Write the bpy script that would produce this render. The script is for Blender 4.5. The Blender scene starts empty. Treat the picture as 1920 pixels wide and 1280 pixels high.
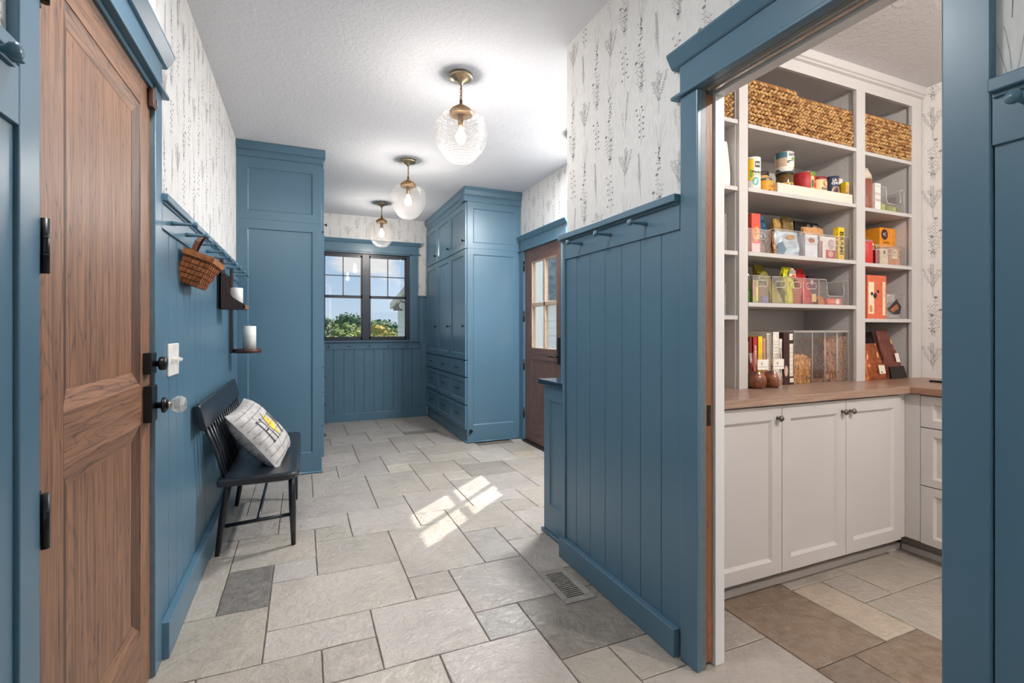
import bpy, bmesh, math, random
from mathutils import Vector, Matrix
R = math.radians
S = bpy.context.scene
COL = S.collection
random.seed(7)

# ---------------------------------------------------------------- camera
F_PX, H_CAM, YAW, HORIZON = 916.2, 1.22, math.atan(391 / 916.2), 617.0
cam_d = bpy.data.cameras.new('camera')
cam = bpy.data.objects.new('camera', cam_d); COL.objects.link(cam)
cam_d.sensor_width = 36.0
cam_d.lens = F_PX * 36.0 / 1920.0
cam_d.shift_y = -(640.0 - HORIZON) / 1920.0
cam_d.clip_start = 0.02; cam_d.clip_end = 500
cam.location = (0, 0, H_CAM)
cam.rotation_euler = (R(90), 0, -YAW)
S.camera = cam

# ---------------------------------------------------------------- light, sky, exposure
S.view_settings.view_transform = 'Standard'
S.view_settings.look = 'None'
S.view_settings.gamma = 1.0
S.view_settings.use_curve_mapping = False
S.view_settings.exposure = 1.05
S.cycles.use_denoising = True
S.cycles.max_bounces = 6
S.cycles.diffuse_bounces = 4
S.cycles.glossy_bounces = 3
S.cycles.transmission_bounces = 3
S.cycles.transparent_max_bounces = 20
S.cycles.sample_clamp_indirect = 6.0
S.cycles.caustics_reflective = False
S.cycles.caustics_refractive = False

SUN_STRENGTH, SKY_STRENGTH = 5.5, 0.43
PENDANT_W, PANTRY_W, REAR_W, ALCOVE_W, NEAR_W = 7.4, 56.0, 84.0, 46.0, 12.0

W = bpy.data.worlds.new('sky'); S.world = W; W.use_nodes = True
nt = W.node_tree; nt.nodes.clear()
def wn(t, **k):
    n = nt.nodes.new(t)
    for a, b in k.items(): setattr(n, a, b)
    return n
_o = wn('ShaderNodeOutputWorld'); _b = wn('ShaderNodeBackground')
_tc = wn('ShaderNodeTexCoord'); _sep = wn('ShaderNodeSeparateXYZ')
nt.links.new(_tc.outputs['Generated'], _sep.inputs[0])
_gr = wn('ShaderNodeValToRGB')
_gr.color_ramp.elements[0].position = 0.0; _gr.color_ramp.elements[0].color = (0.66, 0.80, 0.94, 1)
_gr.color_ramp.elements[1].position = 0.27; _gr.color_ramp.elements[1].color = (0.26, 0.50, 0.86, 1)
nt.links.new(_sep.outputs['Z'], _gr.inputs[0])
_mp = wn('ShaderNodeMapping'); _mp.inputs['Scale'].default_value = (5.0, 5.0, 13.0)
_mp.inputs['Location'].default_value = (1.3, 0.4, 0.35)
nt.links.new(_tc.outputs['Generated'], _mp.inputs[0])
_nz = wn('ShaderNodeTexNoise'); _nz.inputs['Scale'].default_value = 1.0; _nz.inputs['Detail'].default_value = 7.0
_nz.inputs['Roughness'].default_value = 0.52
nt.links.new(_mp.outputs[0], _nz.inputs['Vector'])
_cr = wn('ShaderNodeValToRGB')
_cr.color_ramp.elements[0].position = 0.505; _cr.color_ramp.elements[0].color = (0, 0, 0, 1)
_cr.color_ramp.elements[1].position = 0.60; _cr.color_ramp.elements[1].color = (1, 1, 1, 1)
nt.links.new(_nz.outputs['Fac'], _cr.inputs[0])
_mx = wn('ShaderNodeMix', data_type='RGBA')
nt.links.new(_cr.outputs[0], _mx.inputs[0]); nt.links.new(_gr.outputs[0], _mx.inputs[6])
_mx.inputs[7].default_value = (0.93, 0.92, 0.92, 1)
nt.links.new(_mx.outputs[2], _b.inputs['Color']); _b.inputs['Strength'].default_value = SKY_STRENGTH
nt.links.new(_b.outputs[0], _o.inputs[0])

sun_d = bpy.data.lights.new('sun', 'SUN'); sun = bpy.data.objects.new('sun', sun_d); COL.objects.link(sun)
sun_d.energy = SUN_STRENGTH; sun_d.angle = R(0.6); sun_d.color = (1.0, 0.95, 0.86)
sun.rotation_euler = Vector((0.85, 0.78, 1.0)).to_track_quat('Z', 'Y').to_euler()
sun.location = (8, 8, 12)
# fill panel added behind the viewer to brighten the hall
rear_d = bpy.data.lights.new('rear_fill_light', 'AREA'); rear = bpy.data.objects.new('rear_fill_light', rear_d); COL.objects.link(rear)
rear_d.shape = 'RECTANGLE'; rear_d.size = 1.15; rear_d.size_y = 2.0; rear_d.energy = REAR_W; rear_d.color = (.86, .94, 1.0)
rear.location = (.13, -1.60, 1.5); rear.rotation_euler = (R(-90), 0, 0); rear_d.spread = R(170)

# ---------------------------------------------------------------- materials
MATS = {}
def lin(r, g, b):
    f = lambda c: (c / 255 / 12.92) if c / 255 <= 0.04045 else ((c / 255 + 0.055) / 1.055) ** 2.4
    return (f(r), f(g), f(b), 1)
class NT:
    def __init__(s, name):
        s.m = bpy.data.materials.new(name); s.m.use_nodes = True
        s.t = s.m.node_tree; s.t.nodes.clear()
        s.out = s.n('ShaderNodeOutputMaterial'); MATS[name] = s.m
    def n(s, typ, ins=None, **k):
        nd = s.t.nodes.new(typ)
        for a, b in k.items(): setattr(nd, a, b)
        for a, b in (ins or {}).items():
            if isinstance(b, bpy.types.NodeSocket): s.t.links.new(b, nd.inputs[a])
            else: nd.inputs[a].default_value = b
        return nd
    def ramp(s, fac, stops):
        r = s.n('ShaderNodeValToRGB', {0: fac}); e = r.color_ramp.elements
        e[0].position, e[0].color = stops[0]; e[1].position, e[1].color = stops[-1]
        for p, c in stops[1:-1]:
            q = e.new(p); q.color = c
        return r.outputs[0]
    def coords(s, scale, kind='Object', loc=(0, 0, 0)):
        tc = s.n('ShaderNodeTexCoord')
        return s.n('ShaderNodeMapping', {0: tc.outputs[kind], 'Scale': scale, 'Location': loc}).outputs[0]
    def noise(s, vec, scale=1.0, detail=3.0, rough=0.5, dist=0.0):
        return s.n('ShaderNodeTexNoise', {'Vector': vec, 'Scale': scale, 'Detail': detail, 'Roughness': rough, 'Distortion': dist}).outputs['Fac']
    def bump(s, h, strength=0.2, dist=0.002):
        return s.n('ShaderNodeBump', {'Height': h, 'Strength': strength, 'Distance': dist}).outputs[0]
    def mixc(s, f, a, b, blend='MIX'):
        m = s.n('ShaderNodeMix', data_type='RGBA', blend_type=blend)
        for i, v in ((0, f), (6, a), (7, b)):
            if isinstance(v, bpy.types.NodeSocket): s.t.links.new(v, m.inputs[i])
            else: m.inputs[i].default_value = v
        return m.outputs[2]
    def math(s, op, a, b=0.0):
        m = s.n('ShaderNodeMath', operation=op)
        for i, v in ((0, a), (1, b)):
            if isinstance(v, bpy.types.NodeSocket): s.t.links.new(v, m.inputs[i])
            else: m.inputs[i].default_value = v
        return m.outputs[0]
    def bsdf(s, col, rough=0.5, metal=0.0, normal=None, spec=0.5, **k):
        b = s.n('ShaderNodeBsdfPrincipled', {'Base Color': col, 'Roughness': rough, 'Metallic': metal, 'Specular IOR Level': spec})
        if normal is not None: s.t.links.new(normal, b.inputs['Normal'])
        for a, v in k.items(): b.inputs[a].default_value = v
        s.t.links.new(b.outputs[0], s.out.inputs[0]); return b

def simple(name, rgb, rough=0.5, metal=0.0, var=0.06, scale=30.0, bump=0.0, spec=0.5):
    t = NT(name); c = lin(*rgb)
    f = t.noise(t.coords((scale,) * 3), 1.0, 3.0)
    d = tuple(max(0, x * (1 - var * 2)) for x in c[:3]) + (1,)
    l = tuple(min(1, x * (1 + var * 2)) for x in c[:3]) + (1,)
    col = t.ramp(f, [(0.3, d), (0.7, l)])
    t.bsdf(col, rough, metal, t.bump(f, bump) if bump else None, spec)
    return t.m

def paint(name, rgb, rough=0.33, scale=(60, 60, 4), bump=0.05):
    t = NT(name); c = lin(*rgb)
    f = t.noise(t.coords(scale), 1.0, 3.0)
    big = t.noise(t.coords((1.5, 1.5, 1.5)), 1.0, 2.0)
    d = tuple(x * 0.96 for x in c[:3]) + (1,); l = tuple(x * 1.04 for x in c[:3]) + (1,)
    t.bsdf(t.ramp(big, [(0.3, d), (0.7, l)]), rough, 0, t.bump(f, bump, 0.001), 0.5)
    return t.m
BLUE = paint('blue_paint', (83, 114, 133), 0.31)
GREIGE = paint('greige_paint', (200, 196, 194), 0.42)
WHITEP = paint('white_trim_paint', (226, 224, 223), 0.4)
CREAMP = paint('cream_paint', (222, 214, 200), 0.5)

t = NT('ceiling_texture'); f = t.noise(t.coords((38, 38, 38)), 1.0, 3.0, 0.55, 0.6)
t.bsdf(lin(214, 214, 218), 0.9, 0, t.bump(t.ramp(f, [(0.42, (0, 0, 0, 1)), (0.62, (1, 1, 1, 1))]), 0.35, 0.004), 0.2); CEILM = t.m
t = NT('wallpaper_ground'); f = t.noise(t.coords((90, 90, 25)), 1.0, 3.0)
t.bsdf(t.ramp(f, [(0.3, lin(222, 219, 216)), (0.7, lin(230, 227, 224))]), 0.85, 0, t.bump(f, 0.05), 0.2); PAPER = t.m
INKS = []
for i, c in enumerate([(104, 106, 112), (146, 146, 148), (178, 176, 174), (140, 136, 126)]):
    INKS.append(simple('print_ink_%d' % i, c, 0.85, var=0.12, scale=60, spec=0.2))

def oak(name, along, light=(156, 112, 84), dark=(72, 46, 34), rough=0.42):
    t = NT(name); ax = 'xyz'.index(along)
    sc = [8.5] * 3; sc[ax] = 0.9
    n = t.noise(t.coords(tuple(sc)), 1.0, 2.5, 0.5, 0.3)
    rings = t.math('PINGPONG', t.math('MULTIPLY', n, 24.0), 0.5)
    sf = [120.0] * 3; sf[ax] = 4.0
    pore = t.noise(t.coords(tuple(sf)), 1.0, 2.0, 0.6)
    sm = [34.0] * 3; sm[ax] = 1.4
    mid = t.noise(t.coords(tuple(sm)), 1.0, 3.0, 0.6)
    L, D = lin(*light), lin(*dark); Mc = tuple((a * 0.62 + b * 0.38) for a, b in zip(L, D))
    base = t.ramp(mid, [(0.3, Mc), (0.62, L)])
    rr = t.ramp(rings, [(0.0, (1, 1, 1, 1)), (0.24, (0, 0, 0, 1))])
    pr = t.ramp(pore, [(0.42, (1, 1, 1, 1)), (0.54, (0, 0, 0, 1))])
    fac = t.math('MULTIPLY', rr, t.math('ADD', t.math('MULTIPLY', pr, 0.65), 0.3))
    fac = t.math('MAXIMUM', fac, t.math('MULTIPLY', pr, 0.42))
    col = t.mixc(fac, base, D)
    t.bsdf(col, rough, 0, t.bump(t.math('SUBTRACT', 1.0, fac), 0.3, 0.001)); return t.m
OAKZ, OAKY, OAKX = oak('oak_upright', 'z'), oak('oak_crosswise', 'y'), oak('oak_lengthwise', 'x')
OAK_SHADED = oak('oak_shaded_molding', 'z', (96, 62, 42), (52, 31, 22))  # shade of the upright moldings is put into this darker oak
EXTZ = oak('stained_oak_upright', 'z', (124, 92, 80), (70, 48, 42)); EXTY = oak('stained_oak_crosswise', 'y', (124, 92, 80), (70, 48, 42))
TOPX = oak('walnut_worktop', 'x', (172, 144, 126), (134, 104, 88), 0.3)  # lighter than the return: the top's sheen is put into this colour
TOPY = oak('walnut_worktop_return', 'y', (162, 126, 104), (116, 84, 66), 0.3)
SCON = oak('dark_walnut', 'z', (62, 38, 34), (26, 16, 16), 0.4)
PORCH = simple('mud_brown', (110, 82, 60), 0.8)

t = NT('stone_tile')
oi = t.n('ShaderNodeObjectInfo')
tcw = t.n('ShaderNodeNewGeometry')
mp = t.n('ShaderNodeMapping', {0: tcw.outputs['Position']}).outputs[0]
n1 = t.noise(mp, 3.2, 6.0, 0.6, 0.4); n2 = t.noise(mp, 22.0, 5.0, 0.65); n3 = t.noise(mp, 9.0, 6.0, 0.7, 1.2)
lum = t.ramp(n1, [(0.25, (0.80, 0.79, 0.78, 1)), (0.75, (1.1, 1.1, 1.1, 1))])
c = t.mixc(1.0, oi.outputs['Color'], lum, 'MULTIPLY')
c = t.mixc(t.math('MULTIPLY', t.ramp(n2, [(0.35, (0, 0, 0, 1)), (0.75, (1, 1, 1, 1))]), 0.22), c, lin(214, 204, 192))
c = t.mixc(t.math('MULTIPLY', t.ramp(n3, [(0.58, (0, 0, 0, 1)), (0.68, (1, 1, 1, 1))]), 0.13), c, lin(90, 80, 72))
hh = t.math('ADD', t.math('MULTIPLY', t.noise(mp, 15.0, 5.0, 0.62, 0.8), 0.8), t.math('MULTIPLY', t.noise(mp, 46.0, 4.0, 0.6), 0.35))
t.bsdf(c, 0.30, 0, t.bump(hh, 1.0, 0.013), 0.5); TILE = t.m
GROUT = simple('grout', (108, 99, 90), 0.9, var=0.1, scale=80)
BLACKW = simple('black_bench_paint', (30, 33, 40), 0.28, var=0.1, scale=40, bump=0.05)
BLACKM = simple('black_hardware', (24, 24, 28), 0.35, 0.4, spec=0.6)
PULLM = simple('dark_pewter_pull', (70, 70, 76), 0.3, 0.9)
PEWTER = simple('aged_pewter', (120, 114, 108), 0.35, 0.9)
NICKEL = simple('brushed_nickel', (205, 198, 190), 0.25, 1.0)
BRASS = simple('aged_brass', (150, 116, 78), 0.38, 0.9, var=0.1)
BRASSL = simple('satin_brass', (188, 168, 140), 0.3, 0.95, var=0.05)
WINFR = simple('black_window_frame', (42, 46, 58), 0.35)
PLATE = simple('white_plastic', (232, 226, 220), 0.35)
WAX = simple('candle_wax', (232, 228, 224), 0.55, var=0.02)
ACRED = simple('red', (196, 60, 48), 0.45); DARKQ = simple('dark_counter_stone', (38, 52, 72), 0.12, var=0.2, scale=120)

def glassy(name, tint=(1, 1, 1, 1), mix=0.12, rough=0.03, diff=None, bumpscale=None, fres=.55):
    t = NT(name)
    tr = t.n('ShaderNodeBsdfTransparent', {'Color': tint})
    nrm = None
    if bumpscale: nrm = t.bump(t.noise(t.coords((bumpscale,) * 3), 1.0, 2.0), 0.4)
    gl = t.n('ShaderNodeBsdfGlossy', {'Color': (1, 1, 1, 1), 'Roughness': rough})
    if nrm is not None: t.t.links.new(nrm, gl.inputs['Normal'])
    lw = t.n('ShaderNodeLayerWeight', {'Blend': 0.35})
    fac = t.math('ADD', t.math('MULTIPLY', lw.outputs['Fresnel'], fres), mix * 0.4)
    m = t.n('ShaderNodeMixShader', {0: fac, 1: tr.outputs[0], 2: gl.outputs[0]})
    last = m.outputs[0]
    if diff:
        d = t.n('ShaderNodeBsdfTranslucent', {'Color': diff[:3] + (1,)})
        dd = t.n('ShaderNodeBsdfDiffuse', {'Color': diff[:3] + (1,)})
        a = t.n('ShaderNodeAddShader', {0: d.outputs[0], 1: dd.outputs[0]})
        m2 = t.n('ShaderNodeMixShader', {0: diff[3], 1: last, 2: a.outputs[0]}); last = m2.outputs[0]
    t.t.links.new(last, t.out.inputs[0]); return t.m
PANE = glassy('window_glass', (0.985, 0.99, 0.99, 1), 0.01, 0.01, None, None, .35)
ACRYL = glassy('clear_acrylic', (0.97, 0.965, 0.96, 1), 0.02, 0.06, None, None, .22)
FILM = glassy('clear_film', (0.985, 0.975, 0.97, 1), 0.05, 0.12, None, 60, .3)
CRYST = glassy('cut_crystal', (0.86, 0.87, 0.85, 1), 0.6, 0.02, (0.85, 0.85, 0.82, 0.12))

def emit(name, rgb, s):
    t = NT(name); e = t.n('ShaderNodeEmission', {'Color': rgb + (1,), 'Strength': s}); t.t.links.new(e.outputs[0], t.out.inputs[0]); return t.m
BULB = emit('lamp_bulb', (1.0, 0.90, 0.74), 22.0)
BULB.cycles.emission_sampling = 'NONE'

# pressed glass globe: hobnail relief, half clear half frosted
t = NT('hobnail_glass')
ck = t.n('ShaderNodeTexVoronoi', {'Vector': t.coords((1, 1, 1), 'UV'), 'Scale': 1.0, 'Randomness': 0.0}); 
bmp = t.bump(ck.outputs['Distance'], 0.9, 0.012)
tr = t.n('ShaderNodeBsdfTransparent', {'Color': (0.97, 0.95, 0.93, 1)})
gl = t.n('ShaderNodeBsdfGlossy', {'Roughness': 0.12, 'Normal': bmp})
tl = t.n('ShaderNodeBsdfTranslucent', {'Color': (0.9, 0.87, 0.84, 1), 'Normal': bmp}); df = t.n('ShaderNodeBsdfDiffuse', {'Color': (0.9, 0.88, 0.86, 1), 'Normal': bmp})
ad = t.n('ShaderNodeMixShader', {0: 0.35, 1: tl.outputs[0], 2: df.outputs[0]})
lw = t.n('ShaderNodeLayerWeight', {'Blend': 0.4, 'Normal': bmp})
cellf = t.ramp(ck.outputs['Distance'], [(0.2, (0.003, 0.003, 0.003, 1)), (0.55, (0.032, 0.032, 0.032, 1))])
m1 = t.n('ShaderNodeMixShader', {0: cellf, 1: tr.outputs[0], 2: ad.outputs[0]})
m2 = t.n('ShaderNodeMixShader', {0: t.math('MULTIPLY', lw.outputs['Facing'], 0.35), 1: m1.outputs[0], 2: gl.outputs[0]})
t.t.links.new(m2.outputs[0], t.out.inputs[0]); HOB = t.m

_cc = {}
def col(rgb, rough=0.5):
    k = (rgb, rough)
    if k not in _cc: _cc[k] = simple('print_%d_%d_%d' % rgb, rgb, rough, var=0.05, scale=45)
    return _cc[k]

# ---------------------------------------------------------------- builders
WL = {}
def wl(o): return WL.get(o.name, Vector((0, 0, 0))) if o else Vector((0, 0, 0))
def tag(o, label=None, cat=None, group=None, kind=None):
    for k, v in (('label', label), ('category', cat), ('group', group), ('kind', kind)):
        if v: o[k] = v
    return o
def thing(name, label, cat, loc=(0, 0, 0), group=None, kind=None, local=False, rot=None):
    o = bpy.data.objects.new(name, None); COL.objects.link(o); o.location = loc
    o.empty_display_size = 0.05
    if rot: o.rotation_euler = rot
    WL[o.name] = Vector((0, 0, 0)) if (local or rot) else Vector(loc)
    THINGS.append(o)
    return tag(o, label, cat, group, kind)

THINGS = []
class MB:
    def __init__(s): s.v = []; s.f = []; s.sm = []
    def add(s, vs, fs, smooth=False):
        b = len(s.v); s.v += [Vector(p) for p in vs]
        for f in fs: s.f.append([b + i for i in f]); s.sm.append(smooth)
        return s
    def box(s, x0, x1, y0, y1, z0, z1):
        return s.add([(x0, y0, z0), (x1, y0, z0), (x1, y1, z0), (x0, y1, z0), (x0, y0, z1), (x1, y0, z1), (x1, y1, z1), (x0, y1, z1)],
                     [(0, 3, 2, 1), (4, 5, 6, 7), (0, 1, 5, 4), (1, 2, 6, 5), (2, 3, 7, 6), (3, 0, 4, 7)])
    def prism(s, poly, axis, a, b, smooth=False):
        def P(u, v, w):
            return (w, u, v) if axis == 'x' else ((u, w, v) if axis == 'y' else (u, v, w))
        n = len(poly)
        vs = [P(u, v, a) for u, v in poly] + [P(u, v, b) for u, v in poly]
        fs = [list(range(n))[::-1], [n + i for i in range(n)]] + [(i, (i + 1) % n, n + (i + 1) % n, n + i) for i in range(n)]
        s.add(vs, fs[:2]); b0 = len(s.v) - 2 * n
        for f in fs[2:]: s.f.append([b0 + i for i in f]); s.sm.append(smooth)
        return s
    def lathe(s, prof, c=(0, 0, 0), seg=24, axis='z', smooth=True, cap=True):
        c = Vector(c); vs = []
        for r, h in prof:
            for k in range(seg):
                a = 2 * math.pi * k / seg; u, v = r * math.cos(a), r * math.sin(a)
                p = (u, v, h) if axis == 'z' else ((h, u, v) if axis == 'x' else (u, h, v))
                vs.append(c + Vector(p))
        fs = []
        for i in range(len(prof) - 1):
            for k in range(seg):
                fs.append((i * seg + k, i * seg + (k + 1) % seg, (i + 1) * seg + (k + 1) % seg, (i + 1) * seg + k))
        s.add(vs, fs, smooth)
        if cap:
            b = len(s.v) - len(vs)
            if prof[0][0] > 1e-5: s.f.append([b + k for k in range(seg)][::-1]); s.sm.append(False)
            if prof[-1][0] > 1e-5: s.f.append([b + (len(prof) - 1) * seg + k for k in range(seg)]); s.sm.append(False)
        return s
    def tube(s, pts, r, seg=8, closed=False, rz=None):
        pts = [Vector(p) for p in pts]; n = len(pts); vs = []
        rr = r if isinstance(r, (list, tuple)) else [r] * n
        for i, p in enumerate(pts):
            if closed: d = pts[(i + 1) % n] - pts[i - 1]
            else: d = pts[min(i + 1, n - 1)] - pts[max(i - 1, 0)]
            d.normalize()
            up = Vector((0, 0, 1)) if abs(d.z) < 0.92 else Vector((1, 0, 0))
            a = d.cross(up).normalized(); b = d.cross(a).normalized()
            for k in range(seg):
                t = 2 * math.pi * k / seg
                vs.append(p + a * math.cos(t) * rr[i] + b * math.sin(t) * (rz if rz else rr[i]))
        fs = []; m = n if closed else n - 1
        for i in range(m):
            j = (i + 1) % n
            for k in range(seg): fs.append((i * seg + k, i * seg + (k + 1) % seg, j * seg + (k + 1) % seg, j * seg + k))
        if not closed: fs += [[k for k in range(seg)][::-1], [(n - 1) * seg + k for k in range(seg)]]
        return s.add(vs, fs, True)
    def loft(s, rings, smooth=True, cap=True):
        n = len(rings[0]); vs = [p for r in rings for p in r]; fs = []
        for i in range(len(rings) - 1):
            for k in range(n): fs.append((i * n + k, i * n + (k + 1) % n, (i + 1) * n + (k + 1) % n, (i + 1) * n + k))
        if cap: fs += [list(range(n))[::-1], [(len(rings) - 1) * n + k for k in range(n)]]
        return s.add(vs, fs, smooth)
    def build(s, name, mat, parent=None, org=None, bev=0.0, segs=2, mesh_only=False):
        off = wl(parent) if parent else Vector(org if org else (0, 0, 0))
        me = bpy.data.meshes.new(name)
        me.from_pydata([v - off for v in s.v], [], s.f)
        me.polygons.foreach_set('use_smooth', s.sm)
        bm = bmesh.new(); bm.from_mesh(me); bmesh.ops.recalc_face_normals(bm, faces=bm.faces[:]); bm.to_mesh(me); bm.free()
        if mat: me.materials.append(mat)
        if mesh_only: return me
        o = bpy.data.objects.new(name, me); COL.objects.link(o)
        if parent: o.parent = parent; WL[o.name] = wl(parent)
        elif org: o.location = org; WL[o.name] = Vector(org)
        if bev:
            m = o.modifiers.new('edge', 'BEVEL'); m.width = bev; m.segments = segs; m.limit_method = 'ANGLE'; m.angle_limit = R(40)
        return o

def leaf(name, o, U, V, N, w, h, t, mat, parent, mg=(.05, .05, .05, .05), rec=.010, bv=.010):
    """a framed panel: slab w x h x t with a bevelled recess; mg = left, right, bottom, top margins"""
    o, U, V, N = Vector(o), Vector(U), Vector(V), Vector(N); m = MB()
    P = lambda u, v, n: o + U * u + V * v + N * n
    l, r, b, tp = mg
    rect = lambda a, n: [P(a[0], a[2], n), P(a[1], a[2], n), P(a[1], a[3], n), P(a[0], a[3], n)]
    e = 0.0015
    vs = rect((0, w, 0, h), 0) + rect((0, w, 0, h), t - e) + rect((e, w - e, e, h - e), t) + rect((l, w - r, b, h - tp), t) + \
        rect((l + bv, w - r - bv, b + bv, h - tp - bv), t - rec)
    fs = [(0, 3, 2, 1)]
    for k in range(4):
        for i in range(4): fs.append((k * 4 + i, k * 4 + (i + 1) % 4, k * 4 + 4 + (i + 1) % 4, k * 4 + 4 + i))
    fs.append((16, 17, 18, 19))
    m.add(vs, fs); return m.build(name, mat, parent)

def text_mesh(body, size, bold=0.0):
    cu = bpy.data.curves.new('lettering', 'FONT'); cu.body = body; cu.size = size; cu.align_x = 'CENTER'; cu.align_y = 'CENTER'; cu.offset = bold
    cu.resolution_u = 3
    ob = bpy.data.objects.new('tmp_text', cu); COL.objects.link(ob)
    dg = bpy.context.evaluated_depsgraph_get()
    me = bpy.data.meshes.new_from_object(ob.evaluated_get(dg))
    vs = [v.co.copy() for v in me.vertices]; fs = [list(p.vertices) for p in me.polygons]
    bpy.data.objects.remove(ob); bpy.data.curves.remove(cu); bpy.data.meshes.remove(me)
    return vs, fs
def lettering(body, size, mat, parent, fn, bold=0.0, name='lettering'):
    vs, fs = text_mesh(body, size, bold); m = MB(); m.add([fn(v.x, v.y) for v in vs], fs)
    return m.build(name, mat, parent)
def plane_fn(o, U, V):
    o, U, V = Vector(o), Vector(U), Vector(V); return lambda x, y: o + U * x + V * y
def decal(name, mat, parent, fn, poly):
    m = MB(); m.add([fn(*p) for p in poly], [list(range(len(poly)))]); return m.build(name, mat, parent)
def cyl_fn(c, r, z, a0=-math.pi / 2):
    return lambda x, y: Vector((c[0] + r * math.cos(a0 + x / r), c[1] + r * math.sin(a0 + x / r), z + y))
def disc(cx, cy, rx, ry, n=16): return [(cx + rx * math.cos(2 * math.pi * k / n), cy + ry * math.sin(2 * math.pi * k / n)) for k in range(n)]
def rectp(x0, x1, y0, y1, n=1):
    return [(x0 + (x1 - x0) * k / n, y0) for k in range(n + 1)] + [(x1 - (x1 - x0) * k / n, y1) for k in range(n + 1)]

CEIL = 2.74
# ================================================================ SETTING
def struct(o, label, cat): return tag(o, label, cat, kind='structure')

# ---- shell
m = MB()
for a in [(-.62, -.497, -1.6, 1.25, 0, CEIL), (-.62, -.497, 2.075, 7.0, 0, CEIL), (-.62, -.497, 1.25, 2.075, 2.06, CEIL)]: m.box(*a)
wall_left = struct(m.build('wall_left', PAPER), 'left hall wall papered white with grey sprigs above blue boards', 'wall')
m = MB()
for a in [(1.303, 1.398, -1.6, .605, 0, CEIL), (1.303, 1.329, 1.345, 2.30, 0, CEIL), (1.371, 1.398, 1.345, 2.30, 0, CEIL), (1.329, 1.371, 1.85, 2.30, 0, CEIL), (1.329, 1.371, 1.345, 1.85, 2.1, CEIL), (1.303, 1.398, .605, 1.345, 2.085, CEIL)]: m.box(*a)
wall_right = struct(m.build('wall_right', PAPER), 'sprigged white wall with the pantry opening cut into it', 'wall')
m = MB().box(1.398, 3.73, 2.18, 2.30, 0, CEIL)
wall_divider = struct(m.build('wall_divider', PAPER), 'wall behind the pantry shelves, papered on the far side', 'wall')
m = MB()
for a in [(2.24, 2.36, 2.30, 4.03, 0, CEIL), (2.24, 2.36, 4.88, 6.97, 0, CEIL), (2.24, 2.36, 4.03, 4.88, 2.075, CEIL)]: m.box(*a)
wall_far_right = struct(m.build('wall_far_right', PAPER), 'papered wall around the glazed outside door', 'wall')
m = MB()
for a in [(-.497, .20, 6.83, 6.97, 0, CEIL), (1.375, 2.24, 6.83, 6.97, 0, CEIL), (.20, 1.375, 6.83, 6.97, 0, 1.066), (.20, 1.375, 6.83, 6.97, 2.245, CEIL)]: m.box(*a)
wall_back = struct(m.build('wall_back', PAPER), 'end wall with the double window', 'wall')
m = MB().box(3.61, 3.73, -1.6, 2.18, 0, CEIL)
wall_pantry = struct(m.build('wall_pantry', PAPER), 'white sprigged wall at the right of the pantry shelves', 'wall')
m = MB()
for a in [(-.62, -.45, -1.75, -1.63, 0, CEIL), (.71, 3.73, -1.75, -1.63, 0, CEIL), (-.45, .71, -1.75, -1.63, 0, .5), (-.45, .71, -1.75, -1.63, 2.5, CEIL)]: m.box(*a)
struct(m.build('wall_rear', PAPER), 'wall behind the viewer', 'wall')
struct(MB().box(-.62, 3.73, -1.72, 2.30, CEIL, CEIL + .1).box(-.62, 2.36, 2.30, 6.97, CEIL, CEIL + .1).build('ceiling', CEILM), 'white textured ceiling', 'ceiling')

# ---- floor: four tile sizes laid in a repeating pattern of six by six modules
floor = struct(MB().box(-.62, 3.73, -1.72, 6.97, -.08, -.006).build('floor', GROUT), 'floor of buff stone tiles in four sizes', 'floor')
MOD, GX, GY, GAP = .2036, .063, 1.795, .0055
PAT = [(-1, 2, 3, 2), (2, 3, 2, 3), (5, 4, 1, 1), (0, 0, 1, 1), (2, 2, 1, 1), (3, 0, 1, 1), (0, 4, 2, 2), (1, 0, 2, 2), (3, 1, 2, 2), (4, 5, 2, 2), (-1, 1, 2, 1), (4, 3, 1, 2)]
DARK = {(-2, 3): (128, 122, 116), (4, -1): (148, 138, 128), (4, 1): (150, 138, 126), (4, 0): (150, 138, 126), (5, 1): (148, 137, 126), (8, -3): (152, 128, 108), (9, -5): (150, 126, 104), (8, -4): (140, 120, 104),
        (10, -3): (214, 196, 176), (5, -1): (150, 140, 130), (3, 0): (182, 175, 168), (4, 3): (184, 175, 167), (1, 21): (138, 130, 122), (4, 22): (134, 126, 118), (5, 19): (140, 132, 124), (3, 22): (140, 131, 122), (2, 24): (138, 130, 122), (6, 10): (168, 158, 146), (3, 12): (210, 198, 180), (9, 12): (206, 192, 170)}
rt = random.Random(11); tmesh = {}
def tile_mesh(w, h):
    k = (w, h)
    if k not in tmesh:
        W_, H_ = w * MOD - GAP, h * MOD - GAP; e = .0025; mb = MB(); r0 = random.Random(w * 7 + h)
        def ring(ins, z):
            pts = []
            for (ax, ay, bx, by, n) in [(0, 0, W_, 0, w * 3), (W_, 0, W_, H_, h * 3), (W_, H_, 0, H_, w * 3), (0, H_, 0, 0, h * 3)]:
                for i in range(n):
                    f = i / n; pts.append([ax + (bx - ax) * f, ay + (by - ay) * f])
            out = []
            for x, y in pts:
                x = min(max(x, ins), W_ - ins) + (r0.uniform(-1, 1) * .0012 if z > -.004 else 0)
                y = min(max(y, ins), H_ - ins) + (r0.uniform(-1, 1) * .0012 if z > -.004 else 0)
                out.append(Vector((x - W_ / 2, y - H_ / 2, z)))
            return out
        mb.loft([ring(0, -.012), ring(0, -.0022), ring(e, 0.0)], smooth=False)
        me = mb.build('tile', TILE, mesh_only=True); tmesh[k] = me
    return tmesh[k]
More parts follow.
